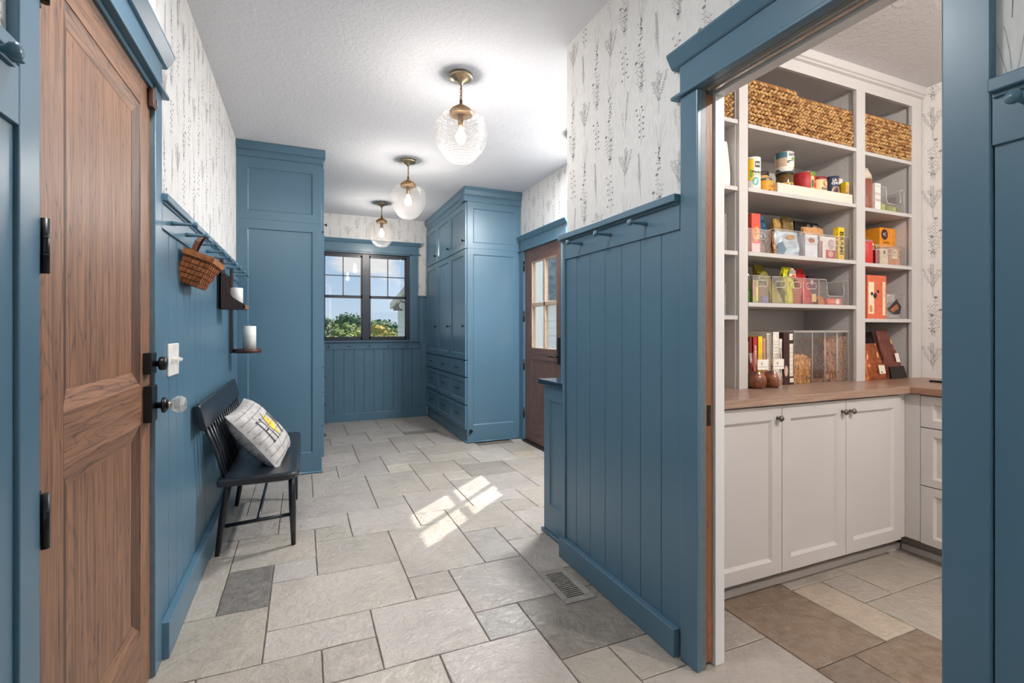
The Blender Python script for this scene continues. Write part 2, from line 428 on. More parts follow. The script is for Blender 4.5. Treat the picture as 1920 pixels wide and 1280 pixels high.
def inside(x0, x1, y0, y1):
    X0, X1, Y0, Y1 = max(x0, -.49), x1, y0, y1
    if x1 < -.49: return False
    cx, cy = (max(x0, -.49) + x1) / 2, (y0 + y1) / 2
    if y1 > 6.86 or y0 < -.05 and x0 < 1.2: return y0 < 6.83 and y1 > -.05
    if cy > 2.3: return x0 < 2.24 and not (x1 < .1 and cy > 4.6) and not (x0 > 1.68 and cy > 5.1)
    if x0 > 3.2 or y1 < .1: return False
    return True
for bi in range(-1, 4):
    for bj in range(-3, 6):
        for (i, j, w, h) in PAT:
            I, J = i + 6 * bi, j + 6 * bj
            x0, y0 = GX + I * MOD, GY + J * MOD; x1, y1 = x0 + w * MOD, y0 + h * MOD
            if not inside(x0, x1, y0, y1): continue
            # visibility cone of the place that the photo shows, with a margin
            if y1 < .75 and x1 < 1.2: continue
            o = bpy.data.objects.new('tile', tile_mesh(w, h)); COL.objects.link(o); o.parent = floor
            o.location = ((x0 + x1) / 2, (y0 + y1) / 2, 0)
            base = DARK.get((I, J))
            if base is None:
                k = rt.uniform(-1, 1); base = (195 + 9 * k, 184 + 9 * k, 173 + 9 * k + 3 * rt.uniform(-1, 1))
            o.color = lin(*(q * .875 for q in base))

# ---- printed sprigs of the wallpaper
def sprig(kind, rnd):
    """list of (polygon in metres, ink) with the foot of the stem at 0,0"""
    out = []
    def leafp(x, y, a, l, w, ink):
        d = Vector((math.cos(a), math.sin(a))); n = Vector((-d.y, d.x)); p = Vector((x, y))
        out.append(([p, p + d * l * .45 + n * w, p + d * l, p + d * l * .45 - n * w], ink))
    def stem(pts, w, ink):
        for a, b in zip(pts, pts[1:]):
            a, b = Vector(a), Vector(b); n = (b - a).normalized(); n = Vector((-n.y, n.x)) * w
            out.append(([a - n, b - n, b + n, a + n], ink))
    def path(x, y, a, l, bend, n=6):
        pts = [(x, y)]
        for i in range(n): a += bend / n; x += math.cos(a) * l / n; y += math.sin(a) * l / n; pts.append((x, y))
        return pts
    def foliage(pts, sp, l, ink, frm=0.25, spread=.7):
        L = len(pts) - 1; n = max(2, int(sum((Vector(b) - Vector(a)).length for a, b in zip(pts, pts[1:])) / sp))
        for k in range(n):
            f = frm + (1 - frm) * k / n; i = min(int(f * L), L - 1); g = f * L - i
            a, b = Vector(pts[i]), Vector(pts[i + 1]); p = a.lerp(b, g); an = math.atan2((b - a).y, (b - a).x)
            for sgn in (-1, 1):
                if rnd.random() < .86:
                    leafp(p.x + sgn * l * .35 * math.sin(-an), p.y, an + sgn * spread * rnd.uniform(.7, 1.3), l * rnd.uniform(.6, 1.1), l * .16, ink)
    if kind == 0:      # branching spray
        main = path(0, 0, R(92), .19, R(rnd.uniform(-12, 12))); stem(main, .0009, 1); foliage(main, .012, .011, 0, .3)
        for s_, f, l in ((1, 2, .11), (-1, 2, .12), (1, 3, .07), (-1, 4, .05)):
            b = path(main[f][0], main[f][1], R(90 - s_ * 38), l, R(s_ * 22)); stem(b, .0008, 1); foliage(b, .012, .010, rnd.choice((0, 0, 1)), .2)
    elif kind == 1:    # open flower stalks
        for k, (a, l, bd) in enumerate(((80, .22, 8), (100, .19, -10), (66, .15, 20), (112, .12, -25))):
            b = path((k - 1.5) * .006, 0, R(a), l, R(bd)); stem(b, .0008, 2); foliage(b, .03, .012, rnd.choice((0, 1)), .35, .9)
            x, y = b[-1]
            if k != 1:
                for q in range(5): leafp(x, y, R(90 + (q - 2) * 34), .014, .0028, 1)
        for q in range(6): leafp(rnd.uniform(-.012, .012), rnd.uniform(.0, .05), R(rnd.uniform(20, 160)), .02, .002, 0)
    elif kind == 2:    # feathery spike
        b = path(0, 0, R(90 + rnd.uniform(-6, 6)), .21, R(rnd.uniform(-10, 10))); stem(b, .0009, 2); foliage(b, .008, .009, rnd.choice((1, 2)), .35, .45)
        c = path(.003, .03, R(70), .1, R(15)); stem(c, .0005, 2); foliage(c, .012, .009, 1, .3)
    elif kind == 3:    # hanging dark catkin with grass blades
        for k in range(26): leafp(rnd.gauss(0, .007), rnd.uniform(.0, .1), R(-90 + rnd.uniform(-60, 60)), .011, .0026, 0)
        for a, l in ((104, .13), (92, .15), (80, .12), (125, .09)): stem(path(0, .08, R(a), l, R(rnd.uniform(-14, 14))), .0007, 2)
    else:              # soft leafy twig
        b = path(0, 0, R(96), .17, R(-16)); stem(b, .0009, 2)
        for p in b[1:]:
            for s_ in (-1, 1):
                x, y = p[0] + s_ * rnd.uniform(.008, .022), p[1] + rnd.uniform(0, .012); stem([p, (x, y)], .0004, 2)
                for q in range(3): leafp(x, y, R(90 - s_ * 25 + (q - 1) * 40), .012, .0026, rnd.choice((1, 2, 3)))
    return out
LIB = [[([p * .92 for p in poly], ink) for poly, ink in sprig(k, random.Random(50 + k * 3 + v))] for v in range(2) for k in (0, 1, 2, 3, 4)]
def wallpaper(parent, fn, u0, u1, v0, v1, seq=None, shift=0.0, pitch=.112, drop=.222, mag=1.0):
    parts = [MB() for _ in INKS]
    nc = int((u1 - u0) / pitch) + 2
    for c in range(-1, nc):
        for k in range(-1, int((v1 - v0) / drop) + 2):
            u = u0 + shift + c * pitch; v = v0 + k * drop + (c % 2) * drop * .5 + ((c * 37) % 5) * .012
            lib = LIB[(c * 3 + k * 2 + (c // 2)) % len(LIB)] if seq is None else LIB[seq[(c + k) % len(seq)]]
            for poly, ink in lib:
                poly = [p * mag for p in poly]
                if min(p.x for p in poly) + u < u0 or max(p.x for p in poly) + u > u1 or min(p.y for p in poly) + v < v0 or max(p.y for p in poly) + v > v1: continue
                parts[ink].add([fn(p.x + u, p.y + v) for p in poly], [tuple(range(len(poly)))])
    # one print for the whole wall, several inks
    me = bpy.data.meshes.new('wallpaper_print'); vs, fs, mi = [], [], []
    for k, mb in enumerate(parts):
        b = len(vs); vs += [v - wl(parent) for v in mb.v]
        for f in mb.f: fs.append([b + i for i in f]); mi.append(k)
    me.from_pydata(vs, [], fs)
    for k in INKS: me.materials.append(k)
    me.polygons.foreach_set('material_index', mi)
    o = bpy.data.objects.new('wallpaper_print', me); COL.objects.link(o); o.parent = parent; o['kind'] = 'stuff'
e = .0006
wallpaper(wall_left, lambda u, v: Vector((-.497 + e, u, v)), 2.16, 4.46, 1.72, CEIL)
wallpaper(wall_left, lambda u, v: Vector((-.497 + e, u, v)), .5, 1.17, 1.72, CEIL)
wallpaper(wall_right, lambda u, v: Vector((1.303 - e, u, v)), 1.42, 2.30, 1.72, CEIL, shift=.03)
wallpaper(wall_right, lambda u, v: Vector((1.303 - e, u, v)), 1.2, 1.42, 2.24, CEIL)
wallpaper(wall_right, lambda u, v: Vector((1.303 - e, u, v)), .15, .53, 1.72, 2.2, shift=.02)
wallpaper(wall_divider, lambda u, v: Vector((u, 2.30 + e, v)), 1.31, 2.24, .9, CEIL)
wallpaper(wall_far_right, lambda u, v: Vector((2.24 - e, u, v)), 2.31, 4.98, 2.1, CEIL)
wallpaper(wall_back, lambda u, v: Vector((u, 6.83 - e, v)), .16, 1.62, 2.3, CEIL, shift=.05)
wallpaper(wall_back, lambda u, v: Vector((u, 6.83 - e, v)), 1.46, 1.62, 1.70, 2.4, shift=.02)
wallpaper(wall_pantry, lambda u, v: Vector((3.61 - e, 3.4 - u, v)), 1.56, 2.4, .93, CEIL, seq=(0, 1), shift=.07, pitch=.25, drop=.245, mag=1.18)

# ---- beadboard: every board a piece of its wall
def boards(parent, axis, u0, u1, z0, z1, face, depth, start, step=.129, sign=1):
    """boards face +axis (sign 1) or -axis; u runs along the wall"""
    u = start
    while u > u0: u -= step
    while u < u1 - .004:
        a, b = max(u, u0), min(u + step, u1)
        if b - a > .008:
            g = .0030; q = .0055; f0, f1 = face - sign * depth, face
            prof = [(a, f0), (b, f0), (b, f1 - sign * q), (b - g, f1), (a + g, f1), (a, f1 - sign * q)]
            mb = MB()
            if axis == 'x': mb.prism([(d, uu) for uu, d in prof], 'z', z0, z1)
            else: mb.prism([(uu, d) for uu, d in prof], 'z', z0, z1)
            mb.build('board', BLUE, parent)
        u += step
boards(wall_left, 'x', 2.158, 4.459, .10, 1.62, -.486, .012, 2.29)
boards(wall_left, 'x', .30, 1.176, .10, 1.62, -.486, .012, 1.05)
boards(wall_right, 'x', 1.421, 2.286, .10, 1.62, 1.290, .0125, 1.403, sign=-1)
boards(wall_right, 'x', -.10, .53, .10, 1.62, 1.290, .0125, .44, sign=-1)
boards(wall_back, 'y', .165, 1.60, .08, 1.00, 6.818, .0115, .364, sign=-1)
boards(wall_back, 'y', 1.468, 1.60, 1.00, 1.68, 6.818, .0115, 1.50, step=.065, sign=-1)
MB().box(1.281, 1.318, 2.286, 2.312, 0.0, 1.70).build('end_board', BLUE, wall_right, bev=.002)
MB().box(1.318, 2.24, 2.30, 2.312, 0.0, 1.60).build('side_board', BLUE, wall_right)
MB().box(1.466, 1.60, 6.800, 6.83, 1.672, 1.69).build('cap', BLUE, wall_back, bev=.002)

def baseboard(name, label, b, cap):
    o = thing(name, label, 'baseboard', kind='structure')
    MB().box(*b).build('board', BLUE, o, bev=.003)
    if cap: MB().box(*cap).build('board', BLUE, o, bev=.003)
    return o
baseboard('baseboard_left', 'blue baseboard under the boards beside the bench', (-.486, -.457, 2.165, 3.0, 0, .135), (-.486, -.451, 3.0, 4.459, 0, .14))
baseboard('baseboard_near_left', 'blue baseboard left of the oak door', (-.486, -.457, .2, 1.176, 0, .135), None)
baseboard('baseboard_right', 'blue baseboard along the boards left of the pantry opening', (1.262, 1.292, 1.432, 2.318, 0, .105), None)
baseboard('baseboard_near_right', 'blue baseboard right of the pantry opening', (1.262, 1.292, -.2, .528, 0, .105), None)
baseboard('baseboard_back', 'blue baseboard under the end window', (.165, 1.60, 6.800, 6.82, 0, .104), None)

# ---- peg rails
def peg_profile(L): return [(.0, 0), (.0085, 0), (.0095, .004), (.0078, .02), (.0062, L * .55), (.0055, L - .022), (.0062, L - .018), (.0125, L - .011), (.0135, L - .005), (.0105, L), (0, L + .001)]
def peg_rail(label, axis, face, sign, u0, u1, z0, z1, capz, pegs, zpeg, capout, group=None, L=.088, cap_u=None):
    ctr = (u0 + u1) / 2; loc = (face, ctr, z0) if axis == 'x' else (ctr, face, z0)
    o = thing('peg_rail', label, 'peg rail', loc, 'painted peg rails')
    c0, c1 = cap_u or (u0, u1)
    def bx(d0, d1, a, b, za, zb):
        d0, d1 = min(d0, d1), max(d0, d1)
        return MB().box(d0, d1, a, b, za, zb) if axis == 'x' else MB().box(a, b, d0, d1, za, zb)
    bx(face, face - sign * .017, u0, u1, z0, z1).build('rail_board', BLUE, o, bev=.002)
    if capz:
        bx(face + sign * capout, face - sign * .02, c0, c1, z1 - .006, capz).build('cap', BLUE, o, bev=.003)
        bx(face + sign * capout * .35, face, c0 + .003, c1 - .003, z1 - .014, z1 - .006).build('cove', BLUE, o)
    for p in pegs:
        prof = [(r, face + sign * h) for r, h in peg_profile(L)]
        c = (0, p, zpeg) if axis == 'x' else (p, 0, zpeg)
        MB().lathe(prof, c, 12, axis).build('peg', BLUE, o)
    return o
peg_rail('blue peg rail above the black bench on the left wall', 'x', -.478, 1, 2.160, 4.459, 1.592, 1.700, 1.722, [2.30 + .25 * k for k in range(9)], 1.637, .018)
peg_rail('short blue peg rail at the left edge, before the oak door', 'x', -.478, 1, .40, 1.176, 1.592, 1.700, 1.722, [.45, .70, .965], 1.637, .02, cap_u=(.40, 1.15))
peg_rail('blue peg rail with three pegs left of the pantry opening', 'x', 1.283, -1, 1.423, 2.292, 1.591, 1.700, 1.722, [1.615, 1.865, 2.115], 1.648, .026, cap_u=(1.423, 2.325))
peg_rail('blue peg rail at the right edge, past the pantry opening', 'x', 1.283, -1, -.10, .529, 1.591, 1.700, 1.722, [.20, .465], 1.648, .020)
peg_rail('low blue peg rail under the end window sill', 'y', 6.806, -1, .165, 1.49, .956, 1.046, None, [.312, .565, .819, 1.07, 1.317], 1.004, 0, L=.05)

simple('grey_jamb_paint', (104, 112, 114), .4)
# ---- casings
def header(o, axis, face, sign, u0, u1, z, out=.0):
    def bx(d0, d1, a, b, za, zb):
        d0, d1 = min(d0, d1), max(d0, d1)
        return MB().box(d0, d1, a, b, za, zb) if axis == 'x' else MB().box(a, b, d0, d1, za, zb)
    bx(face + sign * .016, face - sign * .02, u0 - .035, u1 + .035, z, z + .014).build('bead', BLUE, o, bev=.004, segs=3)
    bx(face, face - sign * .02, u0, u1, z + .014, z + .122).build('head_board', BLUE, o)
    pr = [(face - sign * .02, z + .116), (face + sign * .004, z + .116), (face + sign * .010, z + .120), (face + sign * .034, z + .160), (face + sign * .034, z + .168), (face - sign * .02, z + .168)]
    mb = MB()
    if axis == 'x': mb.prism(pr, 'y', u0 - .035, u1 + .035)
    else: mb.prism(pr, 'x', u0 - .035, u1 + .035)
    mb.build('head_cap', BLUE, o)
t1 = thing('trim_1', 'blue casing around the pantry opening', 'door casing', kind='structure')
MB().box(1.283, 1.305, 1.335, 1.421, 0, 2.075).build('casing_leg', BLUE, t1, bev=.004)
MB().box(1.283, 1.305, .530, .615, 0, 2.075).build('casing_leg', BLUE, t1, bev=.004)
header(t1, 'x', 1.283, -1, .530, 1.421, 2.075)
# pocket jamb, blue towards the hall and white towards the pantry
for a, mt, nm in [((1.290, 1.328, 1.338, 1.362, 0, 2.085), MATS['grey_jamb_paint'], 'jamb'), ((1.372, 1.4155, 1.338, 1.362, 0, 2.0695), WHITEP, 'jamb'),
                  ((1.290, 1.4155, .590, .612, 0, 2.0695), BLUE, 'jamb'), ((1.307, 1.328, .615, 1.337, 2.078, 2.10), MATS['grey_jamb_paint'], 'head_jamb'), ((1.372, 1.4155, .59, 1.362, 2.070, 2.0845), WHITEP, 'head_jamb'),
                  ((1.3985, 1.4155, 1.3625, 1.43, 0, 2.0845), WHITEP, 'inner_casing'), ((1.3985, 1.4155, .53, .5895, 0, 2.0845), WHITEP, 'inner_casing'), ((1.3985, 1.4155, .53, 1.43, 2.085, 2.17), WHITEP, 'inner_casing'),
                  ((1.344, 1.356, .615, 1.335, 2.075, 2.088), NICKEL, 'track'), ((1.328, 1.372, .60, 1.36, 2.088, 2.1), GREIGE, 'head_jamb')]:
    MB().box(*a).build(nm, mt, t1, bev=.0015)
t2 = thing('trim_2', 'blue casing around the oak door', 'door casing', kind='structure')
MB().box(-.499, -.478, 2.069, 2.158, 0, 2.075).build('casing_leg', BLUE, t2, bev=.003)
MB().box(-.499, -.478, 1.177, 1.253, 0, 2.075).build('casing_leg', BLUE, t2, bev=.003)
MB().box(-.62, -.484, 2.066, 2.082, 0, 2.066).build('jamb', MATS['grey_jamb_paint'], t2)
MB().box(-.62, -.484, 1.24, 1.256, 0, 2.066).build('jamb', BLUE, t2)
MB().box(-.62, -.484, 1.24, 2.082, 2.056, 2.075).build('head_jamb', BLUE, t2)
header(t2, 'x', -.478, 1, 1.177, 2.158, 2.075)
t3 = thing('trim_3', 'blue casing around the outside door', 'door casing', kind='structure')
MB().box(2.218, 2.242, 4.885, 4.996, 0, 2.075).build('casing_leg', BLUE, t3, bev=.003)
MB().box(2.218, 2.242, 3.935, 4.025, 0, 2.075).build('casing_leg', BLUE, t3, bev=.003)
MB().box(2.222, 2.36, 4.872, 4.884, 0, 2.075).build('jamb', BLUE, t3); MB().box(2.222, 2.36, 4.026, 4.038, 0, 2.075).build('jamb', BLUE, t3)
header(t3, 'x', 2.218, -1, 3.935, 4.965, 2.075)
MB().box(2.20, 2.37, 4.036, 4.872, 0.0, .022).build('threshold', BLACKM, t3)
t4 = thing('trim_4', 'blue window casing with a deep head board', 'window casing', kind='structure')
MB().box(1.392, 1.468, 6.800, 6.832, 1.066, 2.262).build('casing_leg', BLUE, t4, bev=.003)
MB().box(.12, .19, 6.800, 6.832, 1.066, 2.262).build('casing_leg', BLUE, t4, bev=.003)
MB().box(1.360, 1.394, 6.800, 6.92, 1.066, 2.262).build('reveal', BLUE, t4); MB().box(.186, .21, 6.800, 6.92, 1.066, 2.262).build('reveal', BLUE, t4)
MB().box(.19, 1.39, 6.800, 6.92, 2.236, 2.262).build('reveal', BLUE, t4)
header(t4, 'y', 6.800, -1, .165, 1.475, 2.250)
MB().box(.15, 1.495, 6.775, 6.92, 1.046, 1.066).build('sill', BLUE, t4, bev=.004)

# ---- window: two double-hung sashes, grids in the upper ones
w1 = thing('window_1', 'black double-hung double window with grids in the upper sashes', 'window', (.8, 6.87, 1.066), kind='structure')
fy0, fy1 = 6.855, 6.90
MB().box(.21, .245, fy0, fy1, 1.066, 2.236).build('frame', WINFR, w1); MB().box(1.318, 1.36, fy0, fy1, 1.066, 2.236).build('frame', WINFR, w1)
MB().box(.245, 1.318, fy0, fy1, 2.215, 2.236).build('frame', WINFR, w1); MB().box(.245, 1.318, fy0, fy1, 1.066, 1.085).build('frame', WINFR, w1)
MB().box(.728, .822, fy0 - .008, fy1, 1.066, 2.236).build('mullion', WINFR, w1, bev=.003)
for a, b in ((.245, .728), (.822, 1.318)):
    for z0, z1, dy in ((1.085, 1.665, .0), (1.640, 2.215, .016)):
        sash = MB()
        for q in [(a, a + .018, z0, z1), (b - .018, b, z0, z1), (a, b, z0, z0 + .035 if dy == 0 else z0 + .034), (a, b, z1 - .030, z1)]: sash.box(q[0], q[1], fy0 + dy, fy0 + dy + .018, q[2], q[3])
        sh = sash.build('sash', WINFR, w1)
        MB().box(a + .018, b - .018, fy0 + dy + .008, fy0 + dy + .011, z0 + .03, z1 - .03).build('pane', PANE, sh)
        if dy:
            mid = (a + b) / 2; zc = 1.935
            MB().box(mid - .006, mid + .006, fy0 + dy, fy0 + dy + .016, z0 + .03, z1 - .03).build('muntin', WINFR, sh)
            MB().box(a + .018, b - .018, fy0 + dy, fy0 + dy + .016, zc - .006, zc + .006).build('muntin', WINFR, sh)
            MB().box(mid - .02, mid + .02, fy0 - .012, fy0 + .002, 1.666, 1.676).build('sash_lock', WINFR, sh)
        else:
            MB().box((a + b) / 2 - .04, (a + b) / 2 + .04, fy0 - .008, fy0, 1.105, 1.112).build('sash_lift', PULLM, sh)

# ---- oak door on the left
d1 = thing('door_1', 'two-panel oak door with black hardware and a crystal knob', 'door', (-.493, 1.665, 0), kind='structure')
fx = -.493; bx_ = -.532
MB().box(bx_, fx, 1.258, 1.398, .008, 2.054).build('stile', OAKZ, d1, bev=.0015)
MB().box(bx_, fx, 1.958, 2.064, .008, 2.054).build('stile', OAKZ, d1, bev=.0015)
MB().box(bx_, fx, 1.398, 1.958, 1.962, 2.054).build('rail', OAKY, d1)
MB().box(bx_, fx, 1.398, 1.958, .905, 1.035).build('rail', OAKY, d1)
MB().box(bx_, fx, 1.398, 1.958, .008, .225).build('rail', OAKY, d1)
for z0, z1 in ((.225, .905), (1.035, 1.962)):
    MB().box(bx_ + .008, fx - .0125, 1.398, 1.958, z0, z1).build('panel', OAKZ, d1)
    b = .046
    for nm, mt, vs in [('molding', OAK_SHADED, [(1.398, z0), (1.398, z1), (1.398 + b, z1 - b), (1.398 + b, z0 + b)]), ('molding', OAK_SHADED, [(1.958, z1), (1.958, z0), (1.958 - b, z0 + b), (1.958 - b, z1 - b)]),
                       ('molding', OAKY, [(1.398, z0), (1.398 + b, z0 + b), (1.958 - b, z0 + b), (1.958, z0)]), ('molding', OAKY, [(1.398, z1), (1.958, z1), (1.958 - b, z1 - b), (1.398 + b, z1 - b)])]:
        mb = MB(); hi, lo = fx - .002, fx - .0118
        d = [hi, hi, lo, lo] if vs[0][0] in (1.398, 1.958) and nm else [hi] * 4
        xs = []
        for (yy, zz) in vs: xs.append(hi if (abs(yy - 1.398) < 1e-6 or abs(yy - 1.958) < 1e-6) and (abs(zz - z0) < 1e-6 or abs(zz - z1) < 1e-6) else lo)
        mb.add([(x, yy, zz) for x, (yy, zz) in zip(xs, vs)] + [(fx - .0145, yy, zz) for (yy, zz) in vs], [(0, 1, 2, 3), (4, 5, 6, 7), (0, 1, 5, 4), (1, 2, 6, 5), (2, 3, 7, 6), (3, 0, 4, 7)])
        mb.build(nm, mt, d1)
for z in (.838, 1.386, 1.925):
    h = MB().lathe([(.0075, -.055), (.0075, .055)], (-.474, 1.262, z), 12).build('hinge', BLACKM, d1)
    MB().box(-.493, -.4885, 1.262, 1.285, z - .055, z + .055).build('hinge_leaf', BLACKM, h)
    for q in (-.018, .018): MB().lathe([(.0082, -.0008), (.0082, .0008)], (-.474, 1.262, z + q), 12).build('knuckle', BLACKM, h)
db = MB().box(-.493, -.470, 1.985, 2.052, 1.068, 1.14).build('deadbolt', BLACKM, d1, bev=.002)
MB().lathe([(.010, 0), (.010, .012), (.022, .014), (.024, .020), (.022, .034), (0, .036)], (-.470, 2.025, 1.102), 20, 'x').build('thumb_turn', BLACKM, db)
ro = MB().box(-.493, -.468, 1.985, 2.052, .905, 1.028).build('rosette', BLACKM, d1, bev=.002)
MB().lathe([(.011, 0), (.011, .018), (.026, .020), (.028, .026), (.018, .034)], (-.468, 2.028, .958), 20, 'x').build('knob_collar', BLACKM, ro)
MB().lathe([(.012, .034), (.014, .046)], (-.468, 2.028, .958), 16, 'x').build('knob_neck', NICKEL, ro)
MB().lathe([(.013, .046), (.022, .050), (.029, .062), (.029, .076), (.020, .088), (0, .090)], (-.468, 2.028, .958), 8, 'x', smooth=False).build('crystal_knob', CRYST, ro)
MB().box(-.489, -.474, 2.03, 2.063, 1.985, 2.052).build('flip_latch', simple('brown_latch', (74, 44, 38), .4), d1, bev=.002)
MB().box(-.479, -.472, 2.064, 2.078, 2.0, 2.025).build('latch_strike', NICKEL, d1)

# ---- outside door
d2 = thing('door_2', 'stained outside door with four panes over one wooden panel', 'door', (2.26, 4.45, 0), kind='structure')
fx, bk = 2.236, 2.28
MB().box(fx, bk, 4.712, 4.868, .024, 2.07).build('stile', EXTZ, d2); MB().box(fx, bk, 4.04, 4.15, .024, 2.07).build('stile', EXTZ, d2)
MB().box(fx, bk, 4.15, 4.712, 1.938, 2.07).build('rail', EXTY, d2); MB().box(fx, bk, 4.15, 4.712, .905, 1.018).build('rail', EXTY, d2); MB().box(fx, bk, 4.15, 4.712, .024, .258).build('rail', EXTY, d2)
LITE = oak('light_grid_wood', 'z', (196, 172, 150), (160, 134, 112))
MB().box(fx + .004, bk, 4.402, 4.436, 1.018, 1.938).build('muntin', LITE, d2, bev=.004); MB().box(fx + .004, bk, 4.15, 4.712, 1.458, 1.498).build('muntin', LITE, d2, bev=.004)
for q in [(4.702, 4.712, 1.018, 1.938), (4.15, 4.16, 1.018, 1.938), (4.15, 4.712, 1.018, 1.028), (4.15, 4.712, 1.928, 1.938)]: MB().box(fx + .003, bk, *q).build('glazing_bead', LITE, d2)
for a, b in ((4.16, 4.402), (4.436, 4.702)):
    for z0, z1 in ((1.028, 1.458), (1.498, 1.928)): MB().box(fx + .018, fx + .022, a, b, z0, z1).build('pane', PANE, d2)
leaf('panel', (fx + .02, 4.712, .258), (0, -1, 0), (0, 0, 1), (-1, 0, 0), .562, .647, .016, EXTZ, d2, (.02, .02, .02, .02), -.0001, .03)
MB().box(fx + .008, fx + .03, 4.23, 4.63, .33, .83).build('raised_field', EXTZ, d2, bev=.006)
for z in (.31, .835, 1.36, 1.91): MB().lathe([(.009, -.055), (.009, .055)], (2.222, 4.874, z), 10).build('hinge', BLACKM, d2)
pl = MB().box(2.222, fx, 4.075, 4.115, .885, 1.14).build('lock_plate', BLACKM, d2, bev=.003)
MB().tube([(2.222, 4.095, .958), (2.185, 4.095, .958), (2.172, 4.115, .958), (2.170, 4.20, .958), (2.172, 4.215, .96)], .008, 8).build('lever', BLACKM, pl)

# ---- pocket door, its edge showing in the jamb
d3 = thing('door_3', 'wooden pocket door slid into the wall, only its edge showing', 'door', (1.35, 1.37, 0), kind='structure')
MB().box(1.332, 1.368, 1.348, 1.80, .015, 2.07).build('leaf', oak('cherry_edge', 'z', (150, 98, 66), (104, 62, 40)), d3, bev=.001)
lk = MB().box(1.341, 1.359, 1.3465, 1.349, .87, .945).build('edge_pull', BLACKM, d3, bev=.001)
MB().lathe([(.0, 0), (.005, 0), (.005, .0015), (0, .0015)], (1.35, 1.3445, .905), 10, 'y').build('latch_hole', BLACKW, lk)

# ================================================================ BLUE CABINETS
def bar_pull(parent, c, U, N, w=.09):
    c, U, N = Vector(c), Vector(U), Vector(N)
    m = MB(); m.tube([c - U * w / 2 + N * .022, c + U * w / 2 + N * .022], .0045, 8)
    for s_ in (-1, 1): m.tube([c + U * s_ * w * .36, c + U * s_ * w * .36 + N * .022], .0045, 8)
    return m.build('pull', PULLM, parent)
def knob(parent, c, N, mat=BLACKM, r=.014, L=.026, name='knob'):
    ax = 'x' if abs(N[0]) > .5 else 'y'; s_ = N[0] if ax == 'x' else N[1]
    prof = [(r * .62, 0), (r * .35, s_ * .004), (r * .35, s_ * L * .5), (r * .95, s_ * L * .62), (r, s_ * L * .8), (r * .6, s_ * L), (0, s_ * L)]
    return MB().lathe(prof, c, 14, ax).build(name, mat, parent)

# tall cabinet on the left, its panelled side towards us
tc_ = thing('tall_cabinet', 'tall blue cabinet behind the bench, panelled side facing the hall', 'cabinet', (-.17, 5.6, 0))
YT = 4.47; XR_ = .143
MB().box(-.497, XR_, YT + .02, 6.80, .0, 2.62).build('carcass', BLUE, tc_)
leaf('side_panel', (-.497, YT + .02, 2.115), (1, 0, 0), (0, 0, 1), (0, -1, 0), .640, .505, .02, BLUE, tc_, (.081, .072, .072, .085), .009, .008)
leaf('side_panel', (-.497, YT + .02, .0), (1, 0, 0), (0, 0, 1), (0, -1, 0), .640, 2.115, .02, BLUE, tc_, (.081, .072, .176, .075), .009, .008)
MB().box(-.497, XR_ + .012, YT - .010, 6.80, 2.62, 2.675).build('frieze', BLUE, tc_, bev=.002)
MB().prism([(XR_, 2.668), (XR_ + .016, 2.672), (XR_ + .03, 2.69), (XR_ + .03, 2.7395), (XR_ - .05, 2.7395)], 'y', YT + .0505, 6.80).build('crown', BLUE, tc_)
MB().box(-.497, XR_ + .03, YT - .03, YT + .05, 2.672, 2.7395).build('crown', BLUE, tc_, bev=.003)
MB().lathe([(.009, -.497), (.009, XR_ + .008)], (0, YT - .006, .009), 10, 'x').build('shoe_molding', BLUE, tc_)
for k in range(4):
    y0 = YT + .025 + k * .57; 
    for (z0, z1, hd) in [(2.06, 2.60, 'k'), (.90, 2.045, 'k'), (.685, .885, 'p'), (.40, .67, 'p'), (.125, .385, 'p')]:
        dd = leaf('drawer' if hd == 'p' else 'door', (XR_, y0, z0), (0, 1, 0), (0, 0, 1), (1, 0, 0), .555, z1 - z0, .02, BLUE, tc_, (.06, .06, .05, .05))
        if hd == 'p': bar_pull(dd, (XR_ + .02, y0 + .28, (z0 + z1) / 2), (0, 1, 0), (1, 0, 0), .11)
        else: knob(dd, (XR_ + .02, y0 + .07, z0 + .07 if z0 > 2 else 1.25), (1, 0, 0))

# lockers on the right
lk_ = thing('locker_cabinet', 'blue built-in lockers with three doors over nine drawers', 'cabinet', (1.92, 5.9, 0))
XF, Y0 = 1.612, 5.0
MB().box(XF, 2.236, Y0 + .012, 6.81, 0, 2.60).build('carcass', BLUE, lk_)
leaf('side_panel', (2.236, Y0 + .014, 2.09), (-1, 0, 0), (0, 0, 1), (0, -1, 0), .624, .51, .02, BLUE, lk_, (.075, .066, .06, .08), .008, .010)
leaf('side_panel', (2.236, Y0 + .014, .0), (-1, 0, 0), (0, 0, 1), (0, -1, 0), .624, 2.09, .02, BLUE, lk_, (.075, .066, .187, .065), .008, .010)
MB().prism([(XF - .012, 2.59), (XF - .012, 2.645), (XF - .03, 2.66), (XF - .042, 2.70), (XF - .042, 2.7395), (XF + .1, 2.7395), (XF + .1, 2.59)], 'y', Y0 + .1005, 6.82).build('crown', BLUE, lk_)
MB().prism([(Y0 - .018, 2.59), (Y0 - .018, 2.645), (Y0 - .034, 2.66), (Y0 - .048, 2.70), (Y0 - .048, 2.7395), (Y0 + .1, 2.7395), (Y0 + .1, 2.59)], 'x', XF - .042, 2.236).build('crown', BLUE, lk_)
MB().lathe([(.009, Y0 - .02), (.009, 6.80)], (XF - .004, 0, .009), 10, 'y').build('shoe_molding', BLUE, lk_)
MB().lathe([(.009, XF - .01), (.009, 2.236)], (0, Y0 - .012, .009), 10, 'x').build('shoe_molding', BLUE, lk_)
wd = .600
